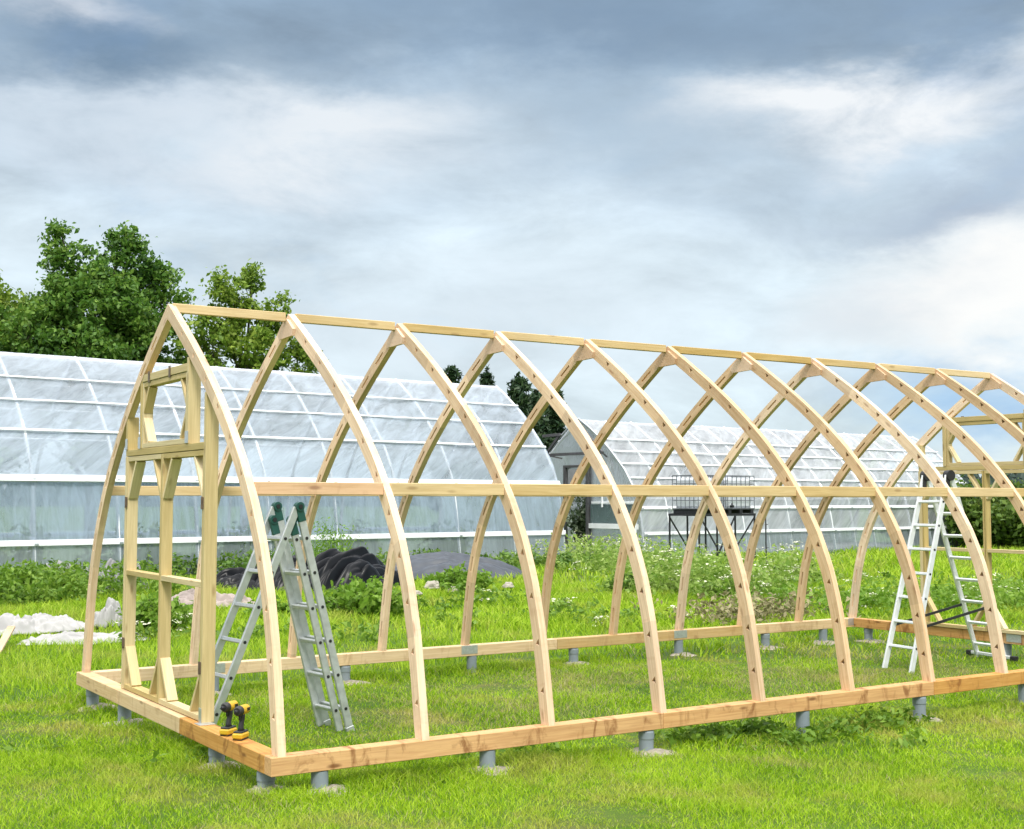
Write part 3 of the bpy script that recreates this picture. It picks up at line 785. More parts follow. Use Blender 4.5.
# ------------------------------------------------------------------ leaves and plants
def leaf_quads(pts, size, spread=.45, up_bias=.25, aspect=1.7, rs=None):
    """numpy: diamond leaves at pts; returns verts, faces"""
    rs = rs or rng
    n = len(pts); nrm = rs.normal(size=(n, 3)); nrm[:, 2] += up_bias * 2; nrm /= np.linalg.norm(nrm, axis=1)[:, None]
    a = rs.normal(size=(n, 3)); a -= (a * nrm).sum(1)[:, None] * nrm; a /= np.linalg.norm(a, axis=1)[:, None]
    b = np.cross(nrm, a); s = size * (1 + spread * rs.uniform(-1, 1, n))[:, None]
    l = a * s * .5 * aspect ** .5; w = b * s * .5 / aspect ** .5; dn = nrm * s * .12
    V = np.stack([pts - l, pts - w * 1.0 + dn, pts + l, pts + w + dn], 1).reshape(-1, 3)
    return V

def quads_obj(name, V, mat, parent=None, n=4):
    me = bpy.data.meshes.new(name); nv = len(V); nf = nv // n
    me.vertices.add(nv); me.vertices.foreach_set('co', V.astype(np.float32).ravel())
    me.loops.add(nv); me.loops.foreach_set('vertex_index', np.arange(nv, dtype=np.int32))
    me.polygons.add(nf); me.polygons.foreach_set('loop_start', np.arange(0, nv, n, dtype=np.int32))
    try: me.polygons.foreach_set('loop_total', np.full(nf, n, dtype=np.int32))
    except Exception: pass
    me.update(calc_edges=True); me.validate()
    for m_ in (mat if isinstance(mat, (list, tuple)) else [mat]): me.materials.append(m_)
    return link(bpy.data.objects.new(name, me), parent)

def tree(name, loc, h, lobes, leaf, nclus, per, mat, label, cat='tree', group=None, trunk_r=.22, seed=1, clus_r=.5, fill=.5):
    rs = np.random.default_rng(seed)
    t = empty(name, loc); tag(t, label, cat, group)
    bm = bmesh.new(); top = h * .72
    bend = rs.normal(size=2) * .25
    pts = [(bend[0] * math.sin(q * 2.5), bend[1] * math.sin(q * 2), top * q) for q in np.linspace(0, 1, 7)]
    bm_tube(bm, pts, list(np.linspace(trunk_r, trunk_r * .25, 7)), 9)
    P = []; vols = np.array([l[3] * l[4] * l[5] for l in lobes]) ** .67; vols /= vols.sum()
    for l, fr in zip(lobes, vols):
        c = np.array(l[:3]); rr = np.array(l[3:6]); k = max(4, int(nclus * fr))
        # limb to the lobe
        zb = min(top * .9, max(h * .18, c[2] - rr[2] * 1.4)); i = zb / top
        p0 = Vector((bend[0] * math.sin(i * 2.5), bend[1] * math.sin(i * 2), zb)); p1 = Vector(c + np.array([0, 0, rr[2] * .3])); mid = p0.lerp(p1, .5) + Vector((0, 0, .2))
        bm_tube(bm, [p0, mid, p1], [trunk_r * .42, trunk_r * .28, trunk_r * .1], 6)
        d = rs.normal(size=(k, 3)); d /= np.linalg.norm(d, axis=1)[:, None]
        rad = rs.uniform(0, 1, k) ** fill
        cc = c + d * rr * rad[:, None]
        for q in cc[::3]:
            bm_tube(bm, [p0.lerp(p1, .75), p0.lerp(p1, .9).lerp(Vector(q), .5) + Vector((0, 0, .05)), Vector(q)], [trunk_r * .12, trunk_r * .08, .012], 4, False)
        cr = clus_r * rs.uniform(.55, 1.35, k)
        m_ = rs.poisson(per * (cr / clus_r) ** 2) + 3
        for q, r_, mm in zip(cc, cr, m_):
            g = rs.normal(size=(mm, 3)) * r_ * np.array([.55, .55, .42]); P.append(q + g)
    bm_obj('trunk', bm, M['bark'], t)
    P = np.concatenate(P)
    quads_obj('crown', leaf_quads(P, leaf, rs=rs), mat, t)
    return t

tree('broadleaf_tree', (12.3, 51.5, -.45), 13, [(0.00, 0.00, 7.54, 4.60, 3.60, 4.19), (-1.20, -0.50, 11.83, 1.40, 1.40, 2.42), (1.00, 0.00, 11.60, 1.50, 1.60, 2.87), (2.60, 0.30, 10.90, 1.50, 1.40, 2.31),
      (3.00, 0.00, 12.41, 0.80, 0.80, 0.99), (-2.60, 0.00, 9.98, 1.80, 1.60, 2.09), (3.40, 0.00, 7.19, 1.40, 1.50, 2.42), (0.00, -1.00, 9.74, 2.80, 2.20, 2.42), (-3.60, 0.00, 6.38, 2.20, 2.00, 2.64), (1.20, 0.20, 13.92, 0.70, 0.70, 0.88), (-1.60, 0.00, 13.92, 0.50, 0.50, 0.99), (3.30, 0.00, 11.48, 0.90, 0.70, 0.66)],
     .18, 460, 120, M['leaf_tree'], 'big dark green broadleaf tree with a ragged top behind the long polytunnel', seed=11, trunk_r=.3, clus_r=.46, fill=.42)
tree('broadleaf_tree', (7.4, 54.0, -.05), 11.5, [(0.00, 0.00, 6.72, 3.78, 3.00, 3.83), (-1.89, 0.00, 9.86, 1.89, 1.60, 1.70), (1.26, 0.00, 9.63, 1.89, 1.60, 2.13), (-3.15, 0.00, 6.72, 2.10, 2.00, 2.77), (0.32, 0.00, 11.42, 0.95, 0.90, 0.85)],
     .18, 380, 110, M['leaf_light'], 'lighter yellow green tree at the left edge behind the long polytunnel', seed=6, trunk_r=.25)
tree('broadleaf_tree', (18.6, 49.0, -.05), 11, [(0.00, 0.00, 7.44, 2.69, 2.20, 3.42), (-1.01, 0.00, 11.28, 1.12, 0.90, 1.37), (0.22, 0.00, 11.88, 0.78, 0.70, 1.03), (1.01, 0.00, 10.08, 1.34, 1.10, 1.37), (2.35, 0.00, 8.28, 1.46, 1.00, 1.03), (3.36, 0.00, 7.56, 1.01, 0.80, 0.57), (1.68, -0.30, 6.72, 2.24, 1.60, 1.82), (-2.02, 0.00, 8.40, 1.57, 1.30, 2.28), (-1.46, 0.00, 9.84, 1.01, 0.80, 0.91), (2.80, 0.10, 9.12, 0.56, 0.50, 0.46)],
     .17, 230, 80, M['leaf_light'], 'looser light green tree with gaps, right of the big dark tree', seed=21, trunk_r=.2, clus_r=.38, fill=.42)

def conifer(loc, h, r, label, seed):
    rs = np.random.default_rng(seed); t = empty('conifer', loc); tag(t, label, 'conifer', 'dark conifers behind the tunnels')
    bm = bmesh.new(); bm_tube(bm, [(0, 0, 0), (0, 0, h * .5), (0, 0, h)], [.16, .09, .015], 7)
    P = []; z = h * .18
    while z < h * .985:
        q = 1 - z / h; n = int(6 + 7 * q)
        for k in range(n):
            a = rs.uniform(0, 2 * math.pi); ln = r * (q ** .8) * rs.uniform(.6, 1.15) + .08
            e = np.array([math.cos(a) * ln, math.sin(a) * ln, z + ln * rs.uniform(-.15, .25)])
            bm_tube(bm, [(0, 0, z), tuple(e)], [.03, .006], 4, False)
            m_ = int(18 + 60 * ln); s = rs.uniform(.1, 1, m_) ** .7
            base = np.array([0, 0, z]); pts = base + (e - base) * s[:, None]; pts += rs.normal(size=(m_, 3)) * np.array([.10, .10, .06]); pts[:, 2] -= .08 * rs.uniform(0, 1, m_)
            P.append(pts)
        z += h * .035
    P.append(np.stack([rs.normal(size=40) * .05, rs.normal(size=40) * .05, h - rs.uniform(0, .5, 40)], 1))
    bm_obj('trunk', bm, M['bark'], t); quads_obj('crown', leaf_quads(np.concatenate(P), .2, aspect=3.2, rs=rs), M['needle'], t)

def at_px(x, d):   # a spot on the ground straight ahead of that column, d metres off (used once, for the far planting)
    s = (x - 512) / F_PX; v = Vector((fw.x, fw.y, 0)).normalized() + Vector((rt.x, rt.y, 0)) * s
    return (CAM.x + v.x * d, CAM.y + v.y * d, -.05)
conifer(at_px(452, 62), 8.3, 1.3, 'slim dark conifer tip, leftmost above the polytunnel ridge', 31)
conifer(at_px(487, 66), 8.7, 1.5, 'hazier conifer tip, second above the polytunnel ridge', 32)
conifer(at_px(519, 58), 7.6, 1.9, 'tallest bushy dark conifer behind the end of the long polytunnel', 33)
conifer(at_px(536, 60), 7.0, 1.7, 'dark conifer close to the right of the tallest one', 35)
conifer(at_px(556, 62), 7.2, 1.3, 'small dark conifer tip between two ribs, rightmost of the row', 34)

def bush(name, loc, r, h, n, leaf, mat, label, seed, cat='bush', group=None, per=40):
    rs = np.random.default_rng(seed); t = empty(name, loc); tag(t, label, cat, group)
    P = []; bm = bmesh.new()
    for k in range(n):
        a = rs.uniform(0, 2 * math.pi); q = rs.uniform(0, 1) ** .5; hh = h * (1 - .45 * q * q) * rs.uniform(.55, 1.08)
        e = np.array([math.cos(a) * r * q, math.sin(a) * r * q, hh])
        b0 = np.array([e[0] * .35, e[1] * .35, 0])
        if k % 2 == 0: bm_tube(bm, [tuple(b0), tuple(b0 * .5 + e * .5 + np.array([0, 0, .1 * h])), tuple(e)], [.03 * h / 2 + .004, .018 * h / 2 + .003, .004], 4, False)
        m_ = rs.poisson(per); s = rs.uniform(0.08, 1, m_) ** .6
        pts = b0 + (e - b0) * s[:, None] + rs.normal(size=(m_, 3)) * np.array([.10, .10, .07]) * (r + h) * .5
        pts[:, 2] = np.maximum(pts[:, 2], .02); P.append(pts)
    bm_obj('stem', bm, M['bark'], t); quads_obj('leaves', leaf_quads(np.concatenate(P), leaf, rs=rs), mat, t)
    return t
# the hedge of separate willow bushes at the far right
for k, (x, d, r, h, lab) in enumerate([(925, 53, 2.0, 2.5, 'dark bush half hidden behind the end of the far tunnel'), (958, 50, 2.2, 2.6, 'rounded green bush just left of the far gable door post'),
                                  (1000, 49, 2.2, 2.7, 'rounded green bush seen through the far gable door'), (1045, 48, 2.4, 2.75, 'green bush at the right edge of the hedge'),
                                  (1100, 49, 2.4, 2.6, 'green bush beyond the right edge of the hedge'), (1165, 50, 2.6, 2.7, 'outermost green bush of the far hedge')]):
    bush('hedge_bush', at_px(x, d), r, h, 95, .17, M['leaf_bush'], lab, 50 + k, group='bushes in the far hedge', per=70)
bush('garden_bush', (5.9, 10.7, -.06), .75, .62, 70, .075, M['leaf_weed'], 'bright green leafy clump in front of the black plastic heap', 71, 'plant', per=45)
bush('garden_bush', (4.6, 11.2, -.06), .5, .35, 30, .07, M['leaf_weed'], 'smaller bright green clump left of the one by the black plastic', 72, 'plant', per=40)
bush('garden_bush', (2.6, 10.6, -.06), .6, .55, 45, .07, M['leaf_weed'], 'leafy green clump behind the doorway of the frame', 73, 'plant', per=40)
bush('garden_bush', (9.9, 14.6, -.06), .7, .55, 50, .08, M['leaf_weed'], 'green clump right of the flat grey sheet', 74, 'plant', per=40)
bush('garden_bush', (12.5, 12.6, -.06), .55, .45, 40, .07, M['leaf_weed_dark'], 'low dark green clump behind the back sill, right of centre', 75, 'plant', per=40)
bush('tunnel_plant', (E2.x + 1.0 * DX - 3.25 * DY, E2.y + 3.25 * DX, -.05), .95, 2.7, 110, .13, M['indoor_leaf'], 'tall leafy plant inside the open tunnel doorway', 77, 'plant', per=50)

# dark hill with forest far off on the right, and the dark crop standing inside the first tunnel
def hill():
    vs = []; fs = []; nx, ny = 60, 14
    for j in range(ny + 1):
        for i in range(nx + 1):
            a = R(32.83) + R(-30 + 75 * i / nx); d = 300 + 260 * j / ny
            hgt = 9.5 * math.sin(math.pi * min(1, j / ny * .9 + .02) * .55) ** 1.2 * (1 + .18 * mnoise.noise(Vector((i * .16, j * .2, 3)))) * min(1, max(.25, (i - 8) / 26))
            vs.append((CAM.x + math.sin(a) * d, CAM.y + math.cos(a) * d, -.3 + hgt))
    for j in range(ny):
        for i in range(nx): fs.append((j * (nx + 1) + i, (j + 1) * (nx + 1) + i, (j + 1) * (nx + 1) + i + 1, j * (nx + 1) + i + 1))
    o = mesh_obj('hill', vs, fs, M['ground_dark'], smooth=True); tag(o, kind='structure')
    V = []; Fc = []; rs = random.Random(9)
    for k in range(2600):
        j = rs.uniform(0, ny * .97); i = rs.uniform(0, nx); j0, i0 = int(j), int(i)
        p = Vector(vs[j0 * (nx + 1) + i0]).lerp(Vector(vs[(j0 + 1) * (nx + 1) + i0 + 1]), .5) + Vector((rs.uniform(-6, 6), rs.uniform(-6, 6), 0))
        h = rs.uniform(3.5, 6.5); r_ = h * rs.uniform(.28, .46)
        for (za, zb, ra) in ((0, .55, 1.0), (.3, .8, .75), (.55, 1.0, .5)):
            b = len(V); n = 7; ph = rs.uniform(0, 6)
            for q in range(n):
                a = ph + 2 * math.pi * q / n; rr = r_ * ra * rs.uniform(.7, 1.2)
                V.append((p.x + rr * math.cos(a), p.y + rr * math.sin(a), p.z + h * za + rs.uniform(-.3, .3)))
            V.append((p.x, p.y, p.z + h * zb))
            for q in range(n): Fc.append((b + q, b + (q + 1) % n, b + n))
    o = mesh_obj('forest', V, Fc, M['forest']); tag(o, 'dark conifer forest covering the far hill behind the hedge', 'forest', kind='stuff')
M['ground_dark'] = simple('dark_turf', (.03, .05, .02), .95, 0, .3, .2)
M['forest'] = foliage('far_forest', (.008, .022, .016), (.018, .042, .028), (.03, .06, .04), .1)
hill()

# ------------------------------------------------------------------ heaps and sheets
def sheet(name, c, rx, ry, rz, h, seed, mat, label, cat, fold=.12, freq=2.2, nx=110, ny=70, peak=None, ridged=True, stretch=(1, 1), rot=0.0):
    """a crumpled sheet over a mound, irregular outline, thickness by a second skin"""
    vs = []; fs = []; idx = {}
    cz, sz = math.cos(rz), math.sin(rz)
    for j in range(ny + 1):
        for i in range(nx + 1):
            u = -1 + 2 * i / nx; v = -1 + 2 * j / ny
            a = math.atan2(v, u); rad = math.hypot(u, v)
            lim = .86 + .16 * mnoise.noise(Vector((math.cos(a) * 1.6, math.sin(a) * 1.6, seed))) + .07 * mnoise.noise(Vector((math.cos(a) * 5, math.sin(a) * 5, seed + 4)))
            if rad > lim: continue
            q = rad / lim
            x, y = u * rx, v * ry
            m_ = (1 - q ** 2.2)
            if peak: m_ *= .55 + .75 * math.exp(-(((u - peak[0]) / .5) ** 2 + ((v - peak[1]) / .6) ** 2))
            xr = x * math.cos(rot) + y * math.sin(rot); yr_ = -x * math.sin(rot) + y * math.cos(rot)
            p = Vector((xr * freq * stretch[0], yr_ * freq * stretch[1], seed))
            p = p + .5 * Vector((mnoise.noise(p * .7), mnoise.noise(p * .7 + Vector((9, 1, 0))), 0))
            if ridged == 2: f = sum(wt * (1 - min(1.0, abs(mnoise.noise(p * k_ + Vector((k_, 0, 0)))) * 3.2)) ** 1.25 for k_, wt in ((1.0, .5), (2.1, .32), (4.6, .18)))
            elif ridged: f = sum(wt * min(1.0, abs(mnoise.noise(p * k_ + Vector((k_, 0, 0)))) * 2.7) ** .85 for k_, wt in ((1.0, .62), (2.2, .28), (4.8, .10)))
            else: f = .35 + mnoise.noise(p) * .7 - abs(mnoise.noise(p * 2.2)) * .8 + mnoise.noise(p * 4.6) * .14
            z = h * m_ + fold * f * (1 - q ** 6) + .012
            X = c[0] + x * cz - y * sz; Y = c[1] + x * sz + y * cz
            idx[(i, j)] = len(vs); vs.append((X - c[0], Y - c[1], max(.008, z)))
    for j in range(ny):
        for i in range(nx):
            ks = [(i, j), (i + 1, j), (i + 1, j + 1), (i, j + 1)]
            if all(k in idx for k in ks): fs.append(tuple(idx[k] for k in ks))
    o = mesh_obj(name, vs, fs, mat, smooth=True); o.location = (c[0], c[1], gz(c[0], c[1]))
    sm = o.modifiers.new('thickness', 'SOLIDIFY'); sm.thickness = .006; sm.offset = 1
    tag(o, label, cat); return o
def px_(x, y): return pix_ground(x, y)
hc = px_(324, 590)
sheet('plastic_heap', hc, 2.1, 1.05, R(-16), .42, 3.0, M['tarp'], 'heap of crumpled shiny black plastic sheet behind the near stepladder', 'plastic sheet', .50, 1.2, 320, 180, peak=(.30, .25), stretch=(.40, 2.3), rot=.6)
sheet('plastic_sheet', px_(250, 588), 1.1, .7, R(-10), .12, 8.0, M['tarp'], 'low black plastic scraps left of the big black heap', 'plastic sheet', .34, 1.6, 160, 100, stretch=(.8, 2.4))
sheet('ground_cloth', px_(445, 578), 2.3, 1.5, R(-24), .42, 5.0, M['cloth_grey'], 'flat dark grey woven sheet spread right of the black heap', 'ground sheet', .20, 1.2, 180, 110, stretch=(.4, 3.0))
sheet('white_sheet', px_(85, 642), .95, .45, R(-12), .05, 12.0, M['fleece'], 'crumpled white fleece sheet lying flat behind the left end of the frame', 'sheet', .14, 3.4, 150, 90, ridged=False, stretch=(.8, 1.5), rot=-.3)
sheet('white_sheet', px_(25, 632), 1.2, .55, R(8), .14, 14.0, M['fleece'], 'heaped white fleece sheet at the left edge of the grass', 'sheet', .24, 3.0, 180, 100, ridged=False, stretch=(1.3, .9), rot=.6)
sheet('dirty_sheet', px_(205, 608), 1.1, .65, R(-15), .14, 16.0, M['fleece_pink'], 'dirty pinkish white sheet seen through the gable doorway', 'sheet', .26, 2.6, 150, 100, ridged=False, stretch=(.8, 1.6))
sheet('dirty_sheet', px_(172, 622), .8, .4, R(-10), .06, 19.0, M['fleece_dirty'], 'flat brownish scrap of sheet in front of the pinkish one', 'sheet', .18, 2.6, 90, 70)
sheet('film_bundle', px_(115, 596), .7, .5, R(0), .24, 22.0, M['bundle'], 'crumpled grey film bundle behind the left gable post', 'film bundle', .50, 2.4, 120, 90)
sheet('film_bundle', px_(107, 628), .30, .24, R(30), .14, 25.0, M['fleece'], 'small crumpled pale bundle behind the flat white sheet', 'film bundle', .30, 4.0, 80, 70)
sheet('film_bundle', px_(64, 592), .95, .5, R(5), .24, 28.0, M['bundle'], 'long grey roll of old film among the dark weeds', 'film bundle', .42, 2.2, 130, 80)

def rock(loc, s, label, seed):
    bm = bmesh.new(); bmesh.ops.create_icosphere(bm, subdivisions=3, radius=1)
    for v in bm.verts:
        d = 1 + .35 * mnoise.noise(v.co * 1.4 + Vector((seed, 0, 0))) + .12 * mnoise.noise(v.co * 4 + Vector((0, seed, 0)))
        v.co = Vector((v.co.x * s[0] * d, v.co.y * s[1] * d, max(-.2 * s[2], v.co.z * s[2] * d)))
    o = bm_obj('stone', bm, M['card'], None, False); o.location = loc; tag(o, label, 'stone', 'pale stones by the plastic')
rock((8.0, 13.0, .10), (.13, .10, .08), 'pale stone at the right foot of the black heap', 2)
rock((9.2, 14.5, .10), (.17, .12, .12), 'larger tan stone on the grey ground sheet, nearest the front', 5)
rock((9.55, 14.3, .02), (.12, .10, .09), 'small brownish stone beside the larger tan one', 8)
rock((10.9, 14.4, .05), (.13, .10, .09), 'pale stone at the right end of the grey ground sheet', 12)

bm = bmesh.new(); bm_bar(bm, (-.7, 0, 0), (.7, 0, 0), .09, .03, (0, 0, 1), .003)
pl = bm_obj('plank', bm, M['plank']); _x, _y = pix_ground(4, 652); pl.location = (_x, _y, .10); pl.rotation_euler = (0, R(-7), R(72)); tag(pl, 'loose wooden plank lying in the grass at the left edge', 'plank')

# ------------------------------------------------------------------ water tanks on their stand
def tanks():
    B = Vector((20.55, 19.68, -.05))
    st = empty('tank_stand', B, RZ_T); tag(st, 'black steel stand with braced legs carrying two caged tanks', 'stand')
    Ls, Ws, H = 2.35, 1.15, 1.42
    bm = bmesh.new()
    for y in (0, Ws): bm_bar(bm, (0, y, H), (Ls, y, H), .05, .07)
    for x in (0, .6, 1.2, 1.8, Ls): bm_bar(bm, (x, .026, H), (x, Ws - .026, H), .045, .06)
    bm_obj('top_frame', bm, M['steel_dark'], st)
    for x in (.03, .75, 1.5, Ls - .03):
        for y in (.0, Ws):
            b = bmesh.new(); bm_bar(b, (x, y, 0), (x, y, H - .036), .04, .04, (0, 1, 0)); bm_obj('leg', b, M['steel_dark'], st)
    for p, q in (((.05, -.03, 1.36), (.75, -.03, .45)), ((1.45, -.03, 1.36), (.8, -.03, .4)), ((1.5, -.03, .5), (2.3, -.03, 1.36)), ((.75, Ws + .03, .5), (.05, Ws + .03, 1.36)), ((.9, .3, 0), (1.4, .3, .7))):
        b = bmesh.new(); bm_bar(b, p, q, .03, .035); bm_obj('brace', b, M['steel_dark'], st)
    for k, (x, lab) in enumerate(((.0, 'white plastic tank in a wire cage, left one on the stand'), (1.2, 'white plastic tank in a wire cage, right one on the stand'))):
        t = empty('caged_tank', B + Vector((DX, DY, 0)) * x, RZ_T); t.location.z = B.z + H + .037; tag(t, lab, 'water tank', 'caged water tanks on the stand')
        l, w = 1.12, 1.0
        b = bmesh.new()
        for q in range(3): bm_box(b, (l * (.08 + .42 * q), w / 2, .05), (.12, w, .10), None, .004)
        bm_box(b, (l / 2, w / 2, .112), (l, w, .022), None, .003); bm_obj('pallet', b, M['steel_dark'], t)
        b = bmesh.new(); bm_box(b, (l / 2, w / 2, .57), (l - .08, w - .08, .86), None, .07); bm_tube(b, [(l / 2, w / 2, .99), (l / 2, w / 2, 1.05)], .09, 14); bm_obj('tank', b, M['tank_clear'], t)
        b = bmesh.new(); bm_tube(b, [(.1, -.02, .2), (.1, -.12, .2)], .04, 10); bm_box(b, (.1, -.07, .26), (.03, .03, .06)); bm_obj('valve', b, M['black'], t)
        b = bmesh.new(); r_ = .011
        for q in range(7):
            u = l * q / 6
            for y in (0, w): bm_tube(b, [(u, y, .12), (u, y, 1.08)], r_, 5)
        for q in range(1, 6):
            u = w * q / 6
            for x_ in (0, l): bm_tube(b, [(x_, u, .12), (x_, u, 1.08)], r_, 5)
        for z in (.14, .37, .6, .84, 1.07):
            bm_tube(b, [(0, 0, z), (l, 0, z), (l, w, z), (0, w, z), (0, 0, z)], r_ * 1.1, 5)
        bm_obj('cage', b, M['galv_dark'], t)
    b = bmesh.new(); bm_tube(b, [(0, 0, 0), (0, 0, 2.1)], .018, 6)
    for z in (.6, 1.2, 1.8): bm_tube(b, [(0, 0, z), (.08, 0, z + .02)], .01, 5)
    o = bm_obj('metal_pole', b, M['steel_dark']); o.location = at_px(765, 33.0); tag(o, 'thin dark metal pole standing right of the tank stand', 'pole')
M['tank_clear'] = film('tank_plastic', (.85, .87, .90), .75, .95, 0, (1, 1, 1))
M['galv_dark'] = simple('dull_cage_wire', (.16, .17, .19), .5, .5)
tanks()

# ------------------------------------------------------------------ grass and weeds
fwd2 = np.array([fw.x, fw.y]) / math.hypot(fw.x, fw.y); rt2 = np.array([rt.x, rt.y]) / math.hypot(rt.x, rt.y)
def in_wedge(n, d0, d1, half=.50):
    d = np.sqrt(rng.uniform(d0 * d0, d1 * d1, n)); s = rng.uniform(-half, half, n)
    return CAM.x + d * fwd2[0] + d * s * rt2[0], CAM.y + d * fwd2[1] + d * s * rt2[1], d

def noise2(x, y, f, seed=0.0):
    v = np.sin(x * f + seed) * np.cos(y * f * 1.13 - seed * 1.7) + .6 * np.sin(x * f * 2.3 - y * f * 1.9 + seed * 3) + .4 * np.sin(x * f * 4.1 + y * f * 3.7 + seed)
    return v / 2.0

def blades(x, y, h, w, lean=.45, seg=2):
    n = len(x); a = rng.uniform(0, 2 * math.pi, n); b = rng.uniform(0, 2 * math.pi, n)
    z = gz_np(x, y) - .008
    dx, dy = np.cos(a), np.sin(a); px, py = np.cos(b), np.sin(b)
    ln = h * lean * rng.uniform(.1, 1.6, n); hv = h * rng.uniform(.65, 1.1, n)
    base = np.stack([x, y, z], 1)
    mid = base + np.stack([dx * ln * .35, dy * ln * .35, hv * .6], 1); tip = base + np.stack([dx * ln, dy * ln, hv], 1)
    wv = np.stack([px * w, py * w, np.zeros(n)], 1) * .5
    return np.stack([base - wv, base + wv, mid + wv * .8, mid - wv * .8, mid - wv * .8, mid + wv * .8, tip + wv * .1, tip - wv * .1], 1).reshape(-1, 3)

def blades_obj(name, V, mat):
    """8 corners per blade -> 6 verts, 2 quads sharing the middle edge (one island per blade)"""
    n = len(V) // 8; V = V.reshape(n, 8, 3)[:, [0, 1, 2, 3, 6, 7]].reshape(-1, 3)
    me = bpy.data.meshes.new(name); me.vertices.add(n * 6); me.vertices.foreach_set('co', V.astype(np.float32).ravel())
    o = np.arange(n)[:, None] * 6; lp = (o + np.array([[0, 1, 2, 3, 3, 2, 4, 5]])).astype(np.int32).ravel()
    me.loops.add(len(lp)); me.loops.foreach_set('vertex_index', lp)
    me.polygons.add(n * 2); me.polygons.foreach_set('loop_start', np.arange(0, len(lp), 4, dtype=np.int32))
    try: me.polygons.foreach_set('loop_total', np.full(n * 2, 4, dtype=np.int32))
    except Exception: pass
    me.update(calc_edges=True); me.materials.append(mat)
    return link(bpy.data.objects.new(name, me))

def clear_of_sand(x, y):
    k = np.ones(len(x), bool)
    for i in SANDY:
        px, py, _ = PIPES[i]; k &= ((x - px - .02) ** 2 + (y - py + .03) ** 2) > .15 ** 2 * rng.uniform(.6, 1.4, len(x))
    return k

SHEETS = [(*hc, 1.4, .75), (*px_(445, 578), 1.9, 1.2), (*px_(85, 642), .75, .33), (*px_(25, 632), .95, .4), (*px_(205, 608), .85, .5), (*px_(250, 588), .8, .5)]
def clear_of_sheets(x, y):
    k = np.ones(len(x), bool)
    for (cx, cy, a, b) in SHEETS: k &= ((x - cx) / a) ** 2 + ((y - cy) / b) ** 2 > 1
    return k

def lawn():
    parts = []; dparts = []
    for (n, d0, d1, h0, w) in ((230000, 4.5, 9.5, .047, .0054), (190000, 9.5, 15, .048, .0082), (60000, 15, 24, .07, .016)):
        x, y, d = in_wedge(n, d0, d1)
        k = clear_of_sand(x, y); k &= rng.uniform(0, 1, n) < .70 + .3 * noise2(x, y, 2.1, .4)
        k &= ~((y > 5.2 + .5 * noise2(x, y, 1.3)) & (x > -1.2)); x, y = x[k], y[k]
        tuft = np.clip(noise2(x, y, 1.7, 2.2) + .3 * noise2(x, y, 7.3, 1.0), -1, 1)
        h = h0 * (1 + .55 * tuft)
        # longer grass where the mower cannot reach, along the sills
        edge = np.exp(-(np.abs(y) / .16) ** 2) * (x > -.3) + np.exp(-(np.abs(x) / .16) ** 2) * (y > -.3) * (y < 5) + np.exp(-(np.abs(y - 4.6) / .2) ** 2) * (x > 0)
        h = h * (1 + .9 * np.clip(edge, 0, 1))
        inside = np.clip(1 - ((x - 5.5) / 4.6) ** 6, 0, 1) * np.clip(1 - ((y - 2.5) / 1.9) ** 4, 0, 1) * (x > .6)
        dp = .08 + .55 * inside * np.clip(.6 + noise2(x, y, 1.1, 3.0), 0, 1) + .55 * np.clip(noise2(x, y, 1.9, 5.0) - .25, 0, .6)
        dry = rng.uniform(0, 1, len(x)) < dp
        parts.append(blades(x[~dry], y[~dry], h[~dry], w, .8)); dparts.append(blades(x[dry], y[dry], h[dry] * .85, w * .9, 1.2))
    o = blades_obj('dry_grass', np.concatenate(dparts), M['grass_dry']); tag(o, 'pale dry blades and patches in the mown lawn', 'grass', kind='stuff')
    o = blades_obj('lawn_grass', np.concatenate(parts), M['grass']); tag(o, 'short mown lawn grass with pale dry patches', 'grass', kind='stuff')
    parts = []
    for (n, d0, d1, h0, w) in ((60000, 11, 18, .12, .011), (90000, 18, 28, .16, .02), (50000, 28, 48, .2, .04)):
        x, y, d = in_wedge(n, d0, d1); k = (y > 5.2 + .5 * noise2(x, y, 1.3)) & clear_of_sheets(x, y)
        # not inside the tunnels
        lx = (x - b1.x) * DX + (y - b1.y) * DY; ly = -(x - b1.x) * DY + (y - b1.y) * DX
        k &= ~((ly > -.1) & (lx < LEN1 + .2)); lx2 = (x - E2.x) * DX + (y - E2.y) * DY; ly2 = -(x - E2.x) * DY + (y - E2.y) * DX
        k &= ~((ly2 > -.1) & (lx2 < LEN2 + .2))
        k &= rng.uniform(0, 1, n) < .75 + .3 * noise2(x, y, 1.2, 1.4)
        x, y = x[k], y[k]; tuft = np.clip(noise2(x, y, .9, .7) + .35 * noise2(x, y, 3.1, .2), -1, 1)
        parts.append(blades(x, y, h0 * (1 + .6 * tuft), w, .7))
    o = blades_obj('tall_grass', np.concatenate(parts), M['grass_tall']); tag(o, 'lush uncut grass between the frame and the tunnels', 'grass', kind='stuff')
lawn()

